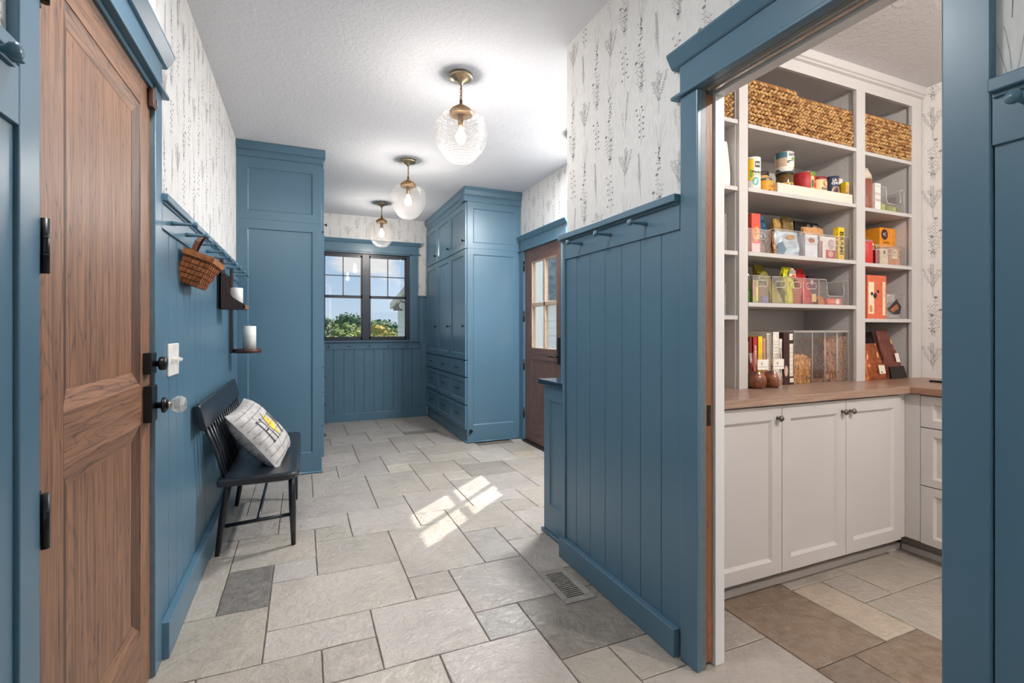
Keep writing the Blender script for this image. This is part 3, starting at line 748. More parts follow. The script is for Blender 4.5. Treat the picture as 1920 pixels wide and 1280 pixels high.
for k in range(3):
    y0 = Y0 + .006 + k * .604
    for (z0, z1, kind) in [(2.088, 2.578, 'u'), (.893, 2.080, 'd'), (.710, .880, 'f'), (.412, .696, 'p'), (.145, .400, 'p')]:
        if kind == 'f':
            dd = MB().box(XF - .022, XF, y0, y0 + wd, z0, z1).build('drawer', BLUE, lk_, bev=.0015)
        else:
            mg = (.065, .065, .06, .06) if kind != 'p' else (.055, .055, .045, .045)
            dd = leaf('door' if kind in 'ud' else 'drawer', (XF, y0 + wd, z0), (0, -1, 0), (0, 0, 1), (-1, 0, 0), wd, z1 - z0, .022, BLUE, lk_, mg, .011, .012)
        if kind in 'fp': bar_pull(dd, (XF - .022 if kind == 'f' else XF - .012, y0 + wd / 2, (z0 + z1) / 2 + (.01 if kind == 'p' else 0)), (0, 1, 0), (-1, 0, 0), .13)
        else: knob(dd, (XF - .022, y0 + .035, z0 + .085 if kind == 'u' else 1.255), (-1, 0, 0), r=.016, L=.03)
        if kind == 'd':
            for (du, dv) in ((0, .045), (0, -.045), (.022, 0), (-.022, 0)):
                q = MB(); q.add([(XF - .0115, y0 + wd / 2 + du + .008 * math.cos(a), 1.875 + dv + .016 * math.sin(a)) for a in [2 * math.pi * i / 10 for i in range(10)]], [list(range(10))]); q.build('vent_cutout', BLACKW, dd)
ds = thing('door_stop', 'small black rubber door stop low on the locker side', 'door stop', (1.645, Y0 - .008, .13))
MB().lathe([(.012, Y0 - .006), (.012, Y0 - .022)], (1.645, 0, .13), 14, 'y').build('base', BLACKM, ds)
MB().lathe([(.018, Y0 - .022), (.020, Y0 - .030), (.012, Y0 - .038), (0, Y0 - .038)], (1.645, 0, .13), 14, 'y').build('bumper', BLACKM, ds)

# low cabinet tucked behind the wall end
lc = thing('low_cabinet', 'low blue cabinet with a dark counter behind the boarded wall end', 'cabinet', (1.75, 2.5, 0))
MB().box(1.365, 2.238, 2.314, 2.655, 0, .885).build('carcass', BLUE, lc)
leaf('end_panel', (1.365, 2.658, .0), (0, -1, 0), (0, 0, 1), (-1, 0, 0), .342, .885, .019, BLUE, lc, (.07, .03, .176, .085), .009, .008)
MB().lathe([(.010, 2.314), (.010, 2.668)], (1.340, 0, .010), 10, 'y').build('shoe_molding', BLUE, lc)
for k in range(2):
    dd = leaf('door', (1.37 + k * .434, 2.655, .11), (1, 0, 0), (0, 0, 1), (0, 1, 0), .43, .76, .02, BLUE, lc)
    knob(dd, (1.75 + k * .1, 2.675, .8), (0, 1, 0))
MB().box(1.325, 2.238, 2.314, 2.700, .887, .917).build('counter', DARKQ, lc, bev=.003)

# ================================================================ PENDANTS
def pendant(y, label):
    x = .866; o = thing('pendant_light', label, 'pendant lamp', (x, y, 2.2), 'hobnail glass pendants down the hall')
    cn = MB().lathe([(0, 2.738), (.070, 2.738), (.070, 2.722), (.064, 2.716), (.046, 2.714), (.040, 2.708), (.020, 2.700), (.010, 2.684), (.006, 2.676), (0, 2.676)], (x, y, 0), 32).build('canopy', BRASSL, o)
    for k in range(5):
        zc = 2.664 - k * .0185; pts = []
        for i in range(12):
            a = 2 * math.pi * i / 12; u, w = .0065 * math.cos(a), .0135 * math.sin(a)
            pts.append((x + (u if k % 2 else 0), y + (0 if k % 2 else u), zc + w))
        MB().tube(pts, .0018, 6, closed=True).build('chain_link', BRASS, o)
    MB().tube([(x + .004, y, 2.69), (x + .005, y, 2.63), (x, y, 2.575)], .0022, 6).build('cord', BRASS, o)
    fit = MB().lathe([(0, 2.590), (.009, 2.590), (.009, 2.562), (.022, 2.557), (.048, 2.540), (.064, 2.527), (.068, 2.518), (.068, 2.498), (.064, 2.498)], (x, y, 0), 32).build('fitter', BRASS, o)
    for k in range(3):
        a = 2 * math.pi * k / 3 - 1.0
        MB().lathe([(.004, 0), (.004, .004), (0, .005)], (x + .066 * math.cos(a), y + .066 * math.sin(a), 2.509), 8, 'z').build('set_screw', BLACKM, fit)
    MB().lathe([(.018, 2.51), (.018, 2.445), (.012, 2.43)], (x, y, 0), 16).build('socket', BRASS, o)
    gp = [(.062, 2.507), (.090, 2.502), (.122, 2.488), (.146, 2.462), (.157, 2.430), (.160, 2.400), (.155, 2.362), (.142, 2.322), (.121, 2.282), (.094, 2.247), (.062, 2.220), (.030, 2.209), (.001, 2.207)]
    g = MB().lathe(gp, (x, y, 0), 48, cap=False).build('globe', HOB, o)
    uv = g.data.uv_layers.new(name='hob')
    for p in g.data.polygons:
        for li in p.loop_indices:
            v = g.data.vertices[g.data.loops[li].vertex_index].co
            a = math.atan2(v.y, v.x); 
            if p.center.x < 0 and abs(p.center.y) < .03 and a < 0: a += 2 * math.pi
            zz = v.z + .0; rr = math.hypot(v.x, v.y)
            s_ = (.31 - zz) / .3 * 26
            uv.data[li].uv = (a / (2 * math.pi) * 44 + s_ * .5, s_)
    MB().lathe([(0, 2.43), (.012, 2.425), (.016, 2.405), (.028, 2.385), (.031, 2.362), (.024, 2.340), (.010, 2.328), (0, 2.326)], (x, y, 0), 20).build('bulb', BULB, o)
    ld = bpy.data.lights.new('bulb_light', 'POINT'); lo = bpy.data.objects.new('bulb_light', ld); COL.objects.link(lo)
    ld.energy = PENDANT_W; ld.color = (1.0, .965, .93); ld.shadow_soft_size = .033
    lo.parent = o; lo.location = (0, 0, .095)
for y, lb in [(2.807, 'largest hobnail glass pendant, nearest the viewer'), (4.408, 'middle hobnail glass pendant of the row'), (6.03, 'farthest hobnail glass pendant, in front of the window')]: pendant(y, lb)

# added ceiling fill lamps, kept out of view, to brighten the hall
def fill_lamp(label, x, y, watt, size=.34):
    o = thing('fill_lamp', label, 'ceiling lamp', (x, y, 2.70), 'added ceiling fill lamps')
    MB().lathe([(0, 2.738), (size / 2 + .01, 2.738), (size / 2 + .01, 2.712), (size / 2, 2.706)], (x, y, 0), 32).build('rim', BRASSL, o)
    df_ = MB().lathe([(size / 2, 2.712), (size * .4, 2.708), (0, 2.706)], (x, y, 0), 32).build('diffuser', PLATE, o)
    ld = bpy.data.lights.new('lamp_light', 'AREA'); lo = bpy.data.objects.new('lamp_light', ld); COL.objects.link(lo)
    ld.shape = 'DISK'; ld.size = size; ld.energy = watt; ld.color = (.93, .97, 1.0); lo.parent = o; lo.location = (0, 0, .003)
fill_lamp('added round fill lamp on the ceiling over the low cabinet', 2.04, 3.25, ALCOVE_W)
fill_lamp('added round fill lamp on the hall ceiling near the oak door', -.16, 1.45, NEAR_W)

# ================================================================ BENCH AND CUSHION
bn = thing('bench', 'black spindle-back bench against the left wall', 'bench', (-.24, 3.4, 0))
out = []
X0, X1, YA, YB_ = -.405, -.018, 2.84, 3.98
def seat_ring(z, ins):
    pts = []
    corners = [(X1 - ins, YB_ - ins, .045), (X0 + ins, YB_ - ins, .012), (X0 + ins, YA + ins, .012), (X1 - ins, YA + ins, .075)]
    for (cx, cy, r), a0 in zip(corners, (0, 90, 180, 270)):
        sx = -1 if a0 in (0, 270) else 1; sy = -1 if a0 in (0, 90) else 1
        for k in range(7):
            a = R(a0 + 15 * k); pts.append(Vector((cx + sx * r + r * math.cos(a), cy + sy * r + r * math.sin(a), z)))
    return pts
MB().loft([seat_ring(.418, .012), seat_ring(.424, .003), seat_ring(.448, 0), seat_ring(.457, .004), seat_ring(.460, .016)], smooth=False).build('seat', BLACKW, bn)
for (xa, ya, xb, yb) in [(-.36, 2.93, -.428, 3.042), (-.06, 2.96, -.052, 3.036), (-.36, 3.89, -.425, 3.85), (-.06, 3.88, -.050, 3.83)]:
    MB().tube([(xa, ya, .43), ((xa + xb) / 2, (ya + yb) / 2, .22), (xb, yb, .002)], [.017, .0185, .0125], 12).build('leg', BLACKW, bn)
for ya, yb, y_ in ((3.01, 3.005, 0), (3.868, 3.853, 0)):
    MB().tube([(-.405, ya, .165), (-.054, yb, .185)], [.009, .010], 10, rz=.010).build('stretcher', BLACKW, bn)
MB().tube([(-.23, 3.008, .175), (-.23, 3.86, .175)], .009, 10).build('stretcher', BLACKW, bn)
# crest rail leans back to the wall
m = MB(); rings = []
for y_ in (2.70, 2.715, 4.00, 4.015):
    ins = .008 if y_ in (2.70, 4.015) else 0
    rings.append([Vector(p) for p in [(-.452, y_, .738 + ins), (-.436, y_, .732 + ins), (-.424, y_, .745 + ins), (-.449, y_, .858 - ins), (-.456, y_, .866 - ins), (-.470, y_, .862 - ins)]])
m.loft(rings, smooth=False); m.build('crest_rail', BLACKW, bn, bev=.003)
for k in range(17):
    f = k / 16; y0 = 2.88 + f * 1.04; y1 = 2.765 + f * 1.19
    MB().tube([(-.372, y0, .456), (-.398, (y0 + y1) / 2, .60), (-.440, y1, .75)], [.0085, .0095, .0075], 8).build('spindle', BLACKW, bn)

# cushion: plank print, the word HOME with a yellow diamond for its O
CUSH = simple('cushion_linen', (178, 172, 168), .85, var=.12, scale=26, bump=.3)
PLANK = simple('plank_print', (74, 72, 76), .85); CLET = simple('letter_print', (62, 60, 64), .85); YEL = simple('yellow_print', (226, 190, 60), .85, var=.2)
TL, TRc, BL, BR = Vector((-.37, 3.00, .725)), Vector((-.33, 3.40, .80)), Vector((-.14, 2.985, .47)), Vector((-.085, 3.40, .475))
cc = (TL + TRc + BL + BR) / 4; Uc = ((TRc + BR) - (TL + BL)).normalized(); Vc = ((TL + TRc) - (BL + BR)); Vc = (Vc - Uc * Vc.dot(Uc)).normalized(); Nc = Uc.cross(Vc); Nc = Nc if Nc.x > 0 else -Nc
CW, CH, CT = .215, .205, .085
cu = thing('cushion', 'cushion printed with pale planks and HOME, a yellow diamond for O', 'cushion', tuple(cc - Vc * CH))
def cpt(u, v, side=1, lift=0.0):
    e_ = max(0, (1 - abs(u) ** 2.6) * (1 - abs(v) ** 2.6)) ** .5
    pin = 1 - .07 * (1 - abs(v) ** 2) * abs(u) ** 3; pin2 = 1 - .07 * (1 - abs(u) ** 2) * abs(v) ** 3
    wob = .004 * math.sin(7 * u + 3 * v) * e_
    return cc + Uc * CW * u * pin + Vc * CH * v * pin2 + Nc * (side * (CT * e_ + wob) + lift)
n = 24
for side, nm in ((1, 'front'), (-1, 'back')):
    m = MB(); vs = [cpt(-1 + 2 * i / n, -1 + 2 * j / n, side) for j in range(n + 1) for i in range(n + 1)]
    m.add(vs, [(j * (n + 1) + i, j * (n + 1) + i + 1, (j + 1) * (n + 1) + i + 1, (j + 1) * (n + 1) + i) for j in range(n) for i in range(n)], True)
    f_ = m.build(nm, CUSH, cu)
    if side == 1: front = f_
def stroke(parent, pts, w, mat, name, side=1):
    m = MB(); L = []
    for (a, b) in zip(pts, pts[1:]):
        for k in range(10): L.append((a[0] + (b[0] - a[0]) * k / 10, a[1] + (b[1] - a[1]) * k / 10))
    L.append(pts[-1]); vs = []
    for i, p in enumerate(L):
        q0, q1 = L[max(i - 1, 0)], L[min(i + 1, len(L) - 1)]; dx, dy = q1[0] - q0[0], q1[1] - q0[1]; l = math.hypot(dx, dy) or 1
        vs += [cpt(p[0] - dy / l * w, p[1] + dx / l * w, side, .0016 * side), cpt(p[0] + dy / l * w, p[1] - dx / l * w, side, .0016 * side)]
    m.add(vs, [(2 * i, 2 * i + 1, 2 * i + 3, 2 * i + 2) for i in range(len(L) - 1)]); return m.build(name, mat, parent)
rc = random.Random(4)
for v in (-.80, -.58, -.36, -.14, .08, .30, .52, .74): stroke(front, [(-.985, v), (0, v + rc.uniform(-.02, .02)), (.985, v)], .007, PLANK, 'plank_line'); stroke(front, [(-.985, v), (-.2, v)], .007, PLANK, 'plank_line', -1)
for u, v in ((-.5, -.80), (.3, -.58), (-.1, .3), (.6, .52), (-.6, .3), (.1, -.36), (.5, -.14)): stroke(front, [(u, v), (u, v + .22)], .005, PLANK, 'plank_line')
def glyph(u0, segs): 
    for s_ in segs: stroke(front, [(u0 + a, b) for a, b in s_], .026, CLET, 'letter_stroke')
hb, ht = -.36, .34
glyph(-.66, [[(0, hb), (0, ht)], [(.24, hb), (.24, ht)], [(0, 0), (.24, 0)], [(-.05, hb), (.05, hb)], [(-.05, ht), (.05, ht)], [(.19, hb), (.29, hb)], [(.19, ht), (.29, ht)]])
glyph(.16, [[(0, hb), (0, ht), (.13, -.1), (.26, ht), (.26, hb)], [(-.05, hb), (.05, hb)], [(.21, hb), (.31, hb)]])
glyph(.58, [[(0, hb), (0, ht)], [(0, ht), (.2, ht)], [(0, 0), (.15, 0)], [(0, hb), (.2, hb)]])
m = MB(); dia = [(-.12, ht + .10), (.02, .05), (-.02, hb - .06), (-.26, -.05)]
dia = [(-.16, .44), (.04, .02), (-.10, -.42), (-.30, 0.0)]
vs = []; k = 8
for i in range(k + 1):
    for j in range(k + 1):
        a, b = i / k, j / k
        p = [(1 - a) * (1 - b) * dia[0][q] + a * (1 - b) * dia[1][q] + a * b * dia[2][q] + (1 - a) * b * dia[3][q] for q in (0, 1)]; vs.append(cpt(p[0], p[1], 1, .0012))
m.add(vs, [(i * (k + 1) + j, (i + 1) * (k + 1) + j, (i + 1) * (k + 1) + j + 1, i * (k + 1) + j + 1) for i in range(k) for j in range(k)]); m.build('diamond', YEL, front)
stroke(front, [dia[0], dia[3], dia[2]], .02, simple('diamond_edge', (112, 100, 86), .85), 'diamond_edge')

# ================================================================ LEFT WALL: basket, sconces, switch
WICK = simple('split_wood_weave', (158, 92, 48), .5, var=.22, scale=40, bump=.15); LEATH = simple('brown_leather', (104, 56, 34), .5); WICKL = simple('pale_rim_wood', (176, 112, 66), .5, var=.15)
bk_ = thing('hanging_basket', 'small woven wood basket hanging from a peg by a leather strap', 'basket', (-.468, 2.60, 1.560), rot=(0, R(20), 0))
# local frame: x out from the wall, y along it, z up from the rim
bw, bd, bh = .135, .112, .135
def brect(z, k):
    w, d = bw * (.80 + .20 * k), bd * (.78 + .22 * k); return [Vector((0.004, -w, z)), Vector((d, -w, z)), Vector((d, w, z)), Vector((0.004, w, z))]
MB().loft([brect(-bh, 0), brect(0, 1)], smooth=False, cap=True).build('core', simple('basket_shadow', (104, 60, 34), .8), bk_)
rows = 6
for r_ in range(rows):
    z0, z1 = -bh + bh * r_ / rows + .002, -bh + bh * (r_ + 1) / rows - .002
    for side in range(3):
        for c_ in range(6 if side != 1 else 10):
            nn = 6 if side != 1 else 10; a, b = (c_ + .06) / nn, (c_ + .94) / nn
            out_ = .0045 if (c_ + r_) % 2 else .0016; vs = []
            for z_, kk in ((z0, (z0 + bh) / bh), (z1, (z1 + bh) / bh)):
                q = brect(z_, kk); P0, P1 = (q[0], q[1]) if side == 0 else ((q[1], q[2]) if side == 1 else (q[2], q[3]))
                nrm = Vector((0, -1, 0)) if side == 0 else (Vector((1, 0, 0)) if side == 1 else Vector((0, 1, 0)))
                for f in (a, b): vs += [P0.lerp(P1, f) + nrm * out_, P0.lerp(P1, f) - nrm * .002]
            m = MB(); m.add(vs, [(0, 2, 6, 4), (0, 1, 3, 2), (4, 6, 7, 5), (0, 4, 5, 1), (2, 3, 7, 6)]); m.build('splint', WICK, bk_)
q0 = brect(-.014, .95); q1 = brect(.010, 1.0)
for a, b in ((0, 1), (1, 2), (2, 3), (3, 0)):
    m = MB(); d = (q0[b] - q0[a]).normalized(); nrm = Vector((d.y, -d.x, 0)) * .008; ex = d * .006
    m.add([q0[a] - ex, q0[b] + ex, q1[b] + ex, q1[a] - ex, q0[a] - ex + nrm, q0[b] + ex + nrm, q1[b] + ex + nrm, q1[a] - ex + nrm], [(0, 1, 2, 3), (4, 5, 6, 7), (0, 1, 5, 4), (1, 2, 6, 5), (2, 3, 7, 6), (3, 0, 4, 7)]); m.build('rim', WICK if a != 1 else WICKL, bk_)
m = MB(); pts = [(.012, -.062, 0), (.012, -.058, .06), (.018, -.050, .088), (.020, -.040, .092), (.020, -.030, .086), (.014, -.022, .05), (.012, -.018, 0)]
for (a, b) in zip(pts, pts[1:]):
    a, b = Vector(a), Vector(b); w_ = Vector((.014, 0, 0)); t_ = Vector((0, .003, 0))
    m.add([a - w_ * .4, a + w_, b + w_, b - w_ * .4, a - w_ * .4 + t_, a + w_ + t_, b + w_ + t_, b - w_ * .4 + t_], [(0, 1, 2, 3), (4, 5, 6, 7), (0, 1, 5, 4), (2, 3, 7, 6), (1, 2, 6, 5), (0, 3, 7, 4)])
m.build('strap', LEATH, bk_)

def candle(label, c, r, h):
    o = thing('candle', label, 'candle', c, 'white pillar candles'); x, y, z = c
    MB().lathe([(0, z), (r, z), (r, z + h - .003), (r - .004, z + h), (r * .5, z + h - .004), (0, z + h - .005)], (x, y, 0), 28).build('wax', WAX, o)
    MB().tube([(x, y, z + h - .006), (x + .001, y, z + h + .012)], .0012, 6).build('wick', simple('wick', (236, 232, 224), .8), o)
# upper: boxed sconce with curved cheeks
sc = thing('candle_sconce', 'upper dark wood sconce with curved cheeks hung on the peg rail', 'sconce', (-.42, 3.6, 1.36), 'dark wood candle sconces')
yA, yB2, x0 = 3.44, 3.62, -.474
cheek = [(x0, 1.345)] + [(x0 + .137, 1.345), (x0 + .140, 1.362), (x0 + .132, 1.378)] + [(x0 + .132 - .085 * math.sin(R(a)), 1.380 + .012 + .09 * (1 - math.cos(R(a)))) for a in (25, 45, 65, 85)] + [(x0 + .046, 1.53), (x0 + .034, 1.555), (x0 + .012, 1.568), (x0, 1.568)]
for y_ in (yA, yB2): MB().prism(cheek, 'y', y_, y_ + .012).build('cheek', SCON, sc, bev=.001)
MB().box(x0, x0 + .010, yA, yB2 + .012, 1.345, 1.60).build('back', SCON, sc); MB().box(x0 + .001, x0 + .011, 3.50, 3.56, 1.60, 1.665).build('hanger', SCON, sc, bev=.004)
MB().box(x0, x0 + .140, yA + .012, yB2, 1.345, 1.357).build('shelf', SCON, sc); MB().box(x0 + .130, x0 + .145, yA, yB2 + .012, 1.345, 1.372).build('lip', oak('sconce_lip', 'y', (130, 100, 84), (90, 66, 56)), sc, bev=.002)
candle('white pillar candle on the upper dark sconce', (-.392, 3.555, 1.358), .036, .125)
sc = thing('candle_sconce', 'lower dark wood sconce with a round tray on a long back board', 'sconce', (-.42, 4.05, 1.06), 'dark wood candle sconces')
MB().box(-.476, -.464, 3.955, 4.03, 1.05, 1.66).build('back', SCON, sc, bev=.002)
MB().lathe([(0, 1.050), (.086, 1.050), (.091, 1.056), (.091, 1.074), (.086, 1.080), (.080, 1.076), (0, 1.076)], (-.372, 3.99, 0), 36).build('tray', oak('sconce_tray', 'y', (86, 54, 46), (44, 26, 24), .35), sc)
candle('white pillar candle on the lower round sconce tray', (-.358, 3.985, 1.077), .043, .166)

sw = thing('light_switch', 'white three-toggle light switch plate beside the oak door', 'light switch', (-.486, 2.345, 1.10))
MB().box(-.486, -.478, 2.262, 2.425, 1.035, 1.163).build('plate', PLATE, sw, bev=.004, segs=3)
for y_ in (2.30, 2.345, 2.39): MB().prism([(-.478, 1.088), (-.478, 1.108), (-.458, 1.100), (-.460, 1.090)], 'y', y_ - .005, y_ + .005).build('toggle', PLATE, sw, bev=.001)

# floor vent
fv = thing('floor_vent', 'grey slotted floor register set in the tiles by the wall', 'floor register', (1.148, 2.045, 0))
VM = simple('vent_stone_grey', (150, 142, 134), .5, var=.1); vx0, vx1, vy0, vy1 = 1.070, 1.225, 1.895, 2.195
for a in [(vx0, vx1, vy0, vy0 + .033), (vx0, vx1, vy1 - .033, vy1), (vx0, vx0 + .030, vy0 + .033, vy1 - .033), (vx1 - .034, vx1, vy0 + .033, vy1 - .033)]: MB().box(*a, .0002, .005).build('frame', VM, fv, bev=.0015)
MB().box(vx0 + .03, vx1 - .034, vy0 + .033, vy1 - .033, .0002, .0008).build('well', BLACKW, fv)
ns = 16
for k in range(ns):
    y_ = vy0 + .036 + k * (vy1 - vy0 - .072) / (ns - 1); MB().box(vx0 + .03, vx1 - .034, y_ - .0035, y_ + .0035, .0008, .0042).build('slat', VM, fv)

# ================================================================ PANTRY
YF, ZB = 1.83, .915
ps = thing('pantry_shelving', 'pale pantry shelving of three bays with crown molding', 'shelving', (2.6, 2.0, ZB))
for a, b in ((1.43, 1.45), (2.036, 2.097), (2.963, 3.043), (3.503, 3.600)):
    MB().box(a, b, YF, YF + .02, ZB, 2.615).build('face_stile', GREIGE, ps, bev=.001)
for x in (1.42, 2.030, 2.085, 2.975, 3.028, 3.515):
    MB().box(x, x + .018, YF + .02, 2.175, ZB, 2.70).build('upright', GREIGE, ps)
MB().box(1.43, 3.60, YF, YF + .02, 2.615, 2.70).build('face_rail', GREIGE, ps, bev=.001)
MB().box(1.42, 3.605, YF + .02, 2.175, 2.63, 2.645).build('top', GREIGE, ps)
MB().box(1.42, 3.605, 2.165, 2.178, ZB, 2.70).build('back', GREIGE, ps)
MB().prism([(YF, 2.675), (YF - .016, 2.680), (YF - .016, 2.690), (YF - .026, 2.694), (YF - .026, 2.7395), (YF + .05, 2.7395), (YF + .05, 2.675)], 'x', 1.42, 3.607).build('crown', GREIGE, ps)
SH = {}
for bay, (a, b), tops in (('l', (1.438, 2.030), (2.285, 1.945, 1.617, 1.29)), ('m', (2.103, 2.975), (2.277, 1.950, 1.620, 1.358)), ('r', (3.046, 3.515), (2.270, 1.940, 1.613, 1.283))):
    for z in tops:
        MB().box(a, b, YF + .003, 2.165, z - .021, z).build('shelf', GREIGE, ps, bev=.001)
PIN = simple('pin_hole', (70, 60, 52), .8)
for x in (2.9745, 3.5145, 2.0295):
    m = MB()
    for k in range(46):
        z = 1.0 + k * .034; m.add([(x, 1.90 + .0022 * math.cos(a), z + .0022 * math.sin(a)) for a in [2 * math.pi * i / 6 for i in range(6)]], [tuple(range(6))])
    q = m.build('pin_holes', PIN, ps); q['kind'] = 'stuff'
# worktop (one L) and base cabinets
wt = thing('worktop', 'brown wooden worktop turning the pantry corner', 'worktop', (2.6, 1.85, .88))
MB().box(1.418, 2.955, 1.552, 2.178, .88, ZB).build('top', TOPX, wt, bev=.002)
MB().prism([(2.9555, 1.552), (2.9555, 2.178), (3.609, 2.178), (3.609, -.2), (2.9555, -.2)], 'z', .88, ZB).build('top', TOPY, wt, bev=.002)
bc = thing('base_cabinet', 'pale base cabinet with three shaker doors under the pantry shelves', 'cabinet', (2.2, 1.85, 0))
YD = 1.574
MB().box(1.42, 2.94, YD + .02, 2.175, .10, .879).build('carcass', GREIGE, bc); MB().box(1.42, 3.05, 1.665, 1.69, 0, .10).build('toe_kick', simple('toe_kick_paint', (150, 142, 136), .5), bc)
MB().box(1.42, 3.05, 1.650, 1.665, 0, .035).build('toe_molding', GREIGE, bc, bev=.003)
MB().box(2.921, 2.9785, 1.590, 1.600, .105, .878).build('filler', GREIGE, bc)
xs = [1.575, 2.018, 2.468, 2.918]
for a, b, kx in ((xs[0], xs[1], xs[1] - .002), (xs[1], xs[2], xs[2] - .03), (xs[2], xs[3], xs[2] + .03)):
    dd = leaf('door', (a + .0015, YD + .02, .105), (1, 0, 0), (0, 0, 1), (0, -1, 0), b - a - .003, .765, .02, GREIGE, bc, (.055, .062, .062, .062), .010, .014)
    knob(dd, (min(kx, b - .03) if kx < b else b - .03, YD, .815), (0, -1, 0), PEWTER, .0145, .028)
leaf('door', (1.42, YD + .02, .105), (1, 0, 0), (0, 0, 1), (0, -1, 0), .152, .765, .02, GREIGE, bc, (.04, .04, .06, .06), .010, .014)
dc = thing('drawer_cabinet', 'pale base cabinet with stacked drawers at the right of the pantry', 'cabinet', (3.3, .7, 0))
MB().box(3.00, 3.605, -.2, 1.60, .10, .879).build('carcass', GREIGE, dc); MB().box(3.07, 3.09, -.2, 1.66, 0, .10).build('toe_kick', MATS['toe_kick_paint'], dc)
MB().box(2.98, 3.0, 1.52, 1.59, .105, .875).build('filler', GREIGE, dc); MB().box(3.055, 3.07, -.2, 1.65, 0, .035).build('toe_molding', GREIGE, dc, bev=.003)
for k in range(3):
    y1 = 1.518 - k * .56
    for z0, z1 in ((.709, .872), (.405, .704), (.100, .400)):
        dd = leaf('drawer', (3.0, y1, z0), (0, -1, 0), (0, 0, 1), (-1, 0, 0), .555, z1 - z0, .02, GREIGE, dc, (.055, .055, .04, .04), .010, .012)
        knob(dd, (2.98, y1 - .278, (z0 + z1) / 2), (-1, 0, 0), PEWTER, .0145, .028)
# pantry ceiling lamp
pc = thing('ceiling_lamp', 'round frosted lamp on the pantry ceiling', 'ceiling lamp', (2.30, -.05, 2.66))
MB().lathe([(0, 2.738), (.16, 2.738), (.16, 2.715), (.15, 2.71)], (2.30, -.05, 0), 32).build('rim', BRASSL, pc)
MB().lathe([(.148, 2.712), (.13, 2.688), (.09, 2.672), (.04, 2.666), (0, 2.665)], (2.30, -.05, 0), 32).build('diffuser', emit('lamp_diffuser', (1.0, .86, .70), 4.0), pc)
ld = bpy.data.lights.new('lamp_light', 'POINT'); lo = bpy.data.objects.new('lamp_light', ld); COL.objects.link(lo)
ld.energy = PANTRY_W; ld.color = (1.0, .945, .885); ld.shadow_soft_size = .03; lo.parent = pc; lo.location = (0, 0, -.03)
# ---- things on the shelves
def basket(label, x0, x1, y0, y1, z0, h, seed, group='seagrass baskets on the top pantry shelves'):
    o = thing('seagrass_basket', label, 'basket', ((x0 + x1) / 2, (y0 + y1) / 2, z0), group); r_ = random.Random(seed)
    MB().box(x0 + .012, x1 - .012, y0 + .012, y1 - .012, z0, z0 + h - .015).build('shade_core', MATS['basket_shadow'], o)  # dark block colours in the shade inside the weave
    rows = 11; dz = h / rows; base = MB(); knot = MB()
    for k in range(rows):
        z = z0 + dz * (k + .5); bul = .004 * math.sin(math.pi * (k + .5) / rows)
        P = [(x0 - bul, y0 - bul), (x1 + bul, y0 - bul), (x1 + bul, y1 + bul), (x0 - bul, y1 + bul)]
        for s_ in range(4):
            A, B = Vector(P[s_]), Vector(P[(s_ + 1) % 4]); L = (B - A).length; n = max(4, int(L / .026)); d = (B - A) / L
            for i in range(n):
                c = A + d * (L * (i + .5 + (.5 if k % 2 else 0) * .9) / n)
                if (c - A).length > L: c = B.copy()
                a = R(28 if k % 2 else -28); w = L / n * .62; rr = dz * .46 * r_.uniform(.85, 1.12)
                jx = r_.uniform(-.002, .002); dd = Vector((d.x * math.cos(a), d.y * math.cos(a), math.sin(a)))
                p = Vector((c.x, c.y, z + jx)) + Vector((-d.y * 0, 0, 0))
                (knot if r_.random() < .35 else base).tube([p - dd * w, p - dd * w * .4, p + dd * w * .4, p + dd * w], [rr * .25, rr, rr, rr * .25], 5)
    a = base.build('weave', STRAW, o); a['kind'] = 'stuff'
    b = knot.build('weave', STRAW2, o); b['kind'] = 'stuff'
    MB().tube([(x0, y0, z0 + h), (x1, y0, z0 + h), (x1, y1, z0 + h), (x0, y1, z0 + h)], .006, 6, closed=True).build('rim', STRAW2, o)
STRAW = simple('seagrass', (190, 148, 94), .75, var=.16, scale=60); STRAW2 = simple('seagrass_dark', (150, 104, 60), .75, var=.2, scale=60)
basket('taller seagrass basket at the left of the top pantry shelf', 2.112, 2.470, 1.842, 2.13, 2.278, .232, 1)
basket('lower seagrass basket in the middle of the top pantry shelf', 2.492, 2.935, 1.842, 2.13, 2.278, .205, 2)
basket('seagrass basket in the narrow right pantry bay', 3.052, 3.498, 1.842, 2.13, 2.271, .222, 3)
basket('seagrass basket half hidden in the left pantry bay', 1.60, 1.995, 1.845, 2.10, 2.286, .16, 4)

PAPERW = col((238, 234, 226)); INK = col((40, 38, 40)); A0 = R(-112)
def can(name, label, cat, x, y, z, r, h, body, lid, group=None, rim=True, lidh=.012, lr=None):
    o = thing(name, label, cat, (x, y, z), group)
    MB().lathe([(0, z), (r * .95, z), (r, z + .003), (r, z + h - .003), (r * .96, z + h)], (x, y, 0), 28).build('body', body, o)
    lr = lr or r
    MB().lathe([(lr * .98, z + h - .001), (lr * 1.02, z + h + .001), (lr * 1.02, z + h + lidh - .002), (lr * .97, z + h + lidh), (lr * .9, z + h + lidh - .003 if rim else z + h + lidh), (0, z + h + lidh - .003 if rim else z + h + lidh)], (x, y, 0), 28).build('lid', lid, o)
    return o
def band(o, nm, mat, x, y, z, r, u0, u1, v0, v1, n=14, a0=A0): decal(nm, mat, o, cyl_fn((x, y), r + .0008, z, a0), rectp(u0, u1, v0, v1, n))
def write(o, body, size, mat, x, y, z, r, u=0, v=0, bold=.0, a0=A0):
    f = cyl_fn((x, y), r + .0016, z, a0); lettering(body, size, mat, o, lambda a, b: f(a + u, b + v), bold)
def spot(o, nm, mat, x, y, z, r, u, v, ru, rv, a0=A0): decal(nm, mat, o, cyl_fn((x, y), r + .0013, z, a0), disc(u, v, ru, rv))

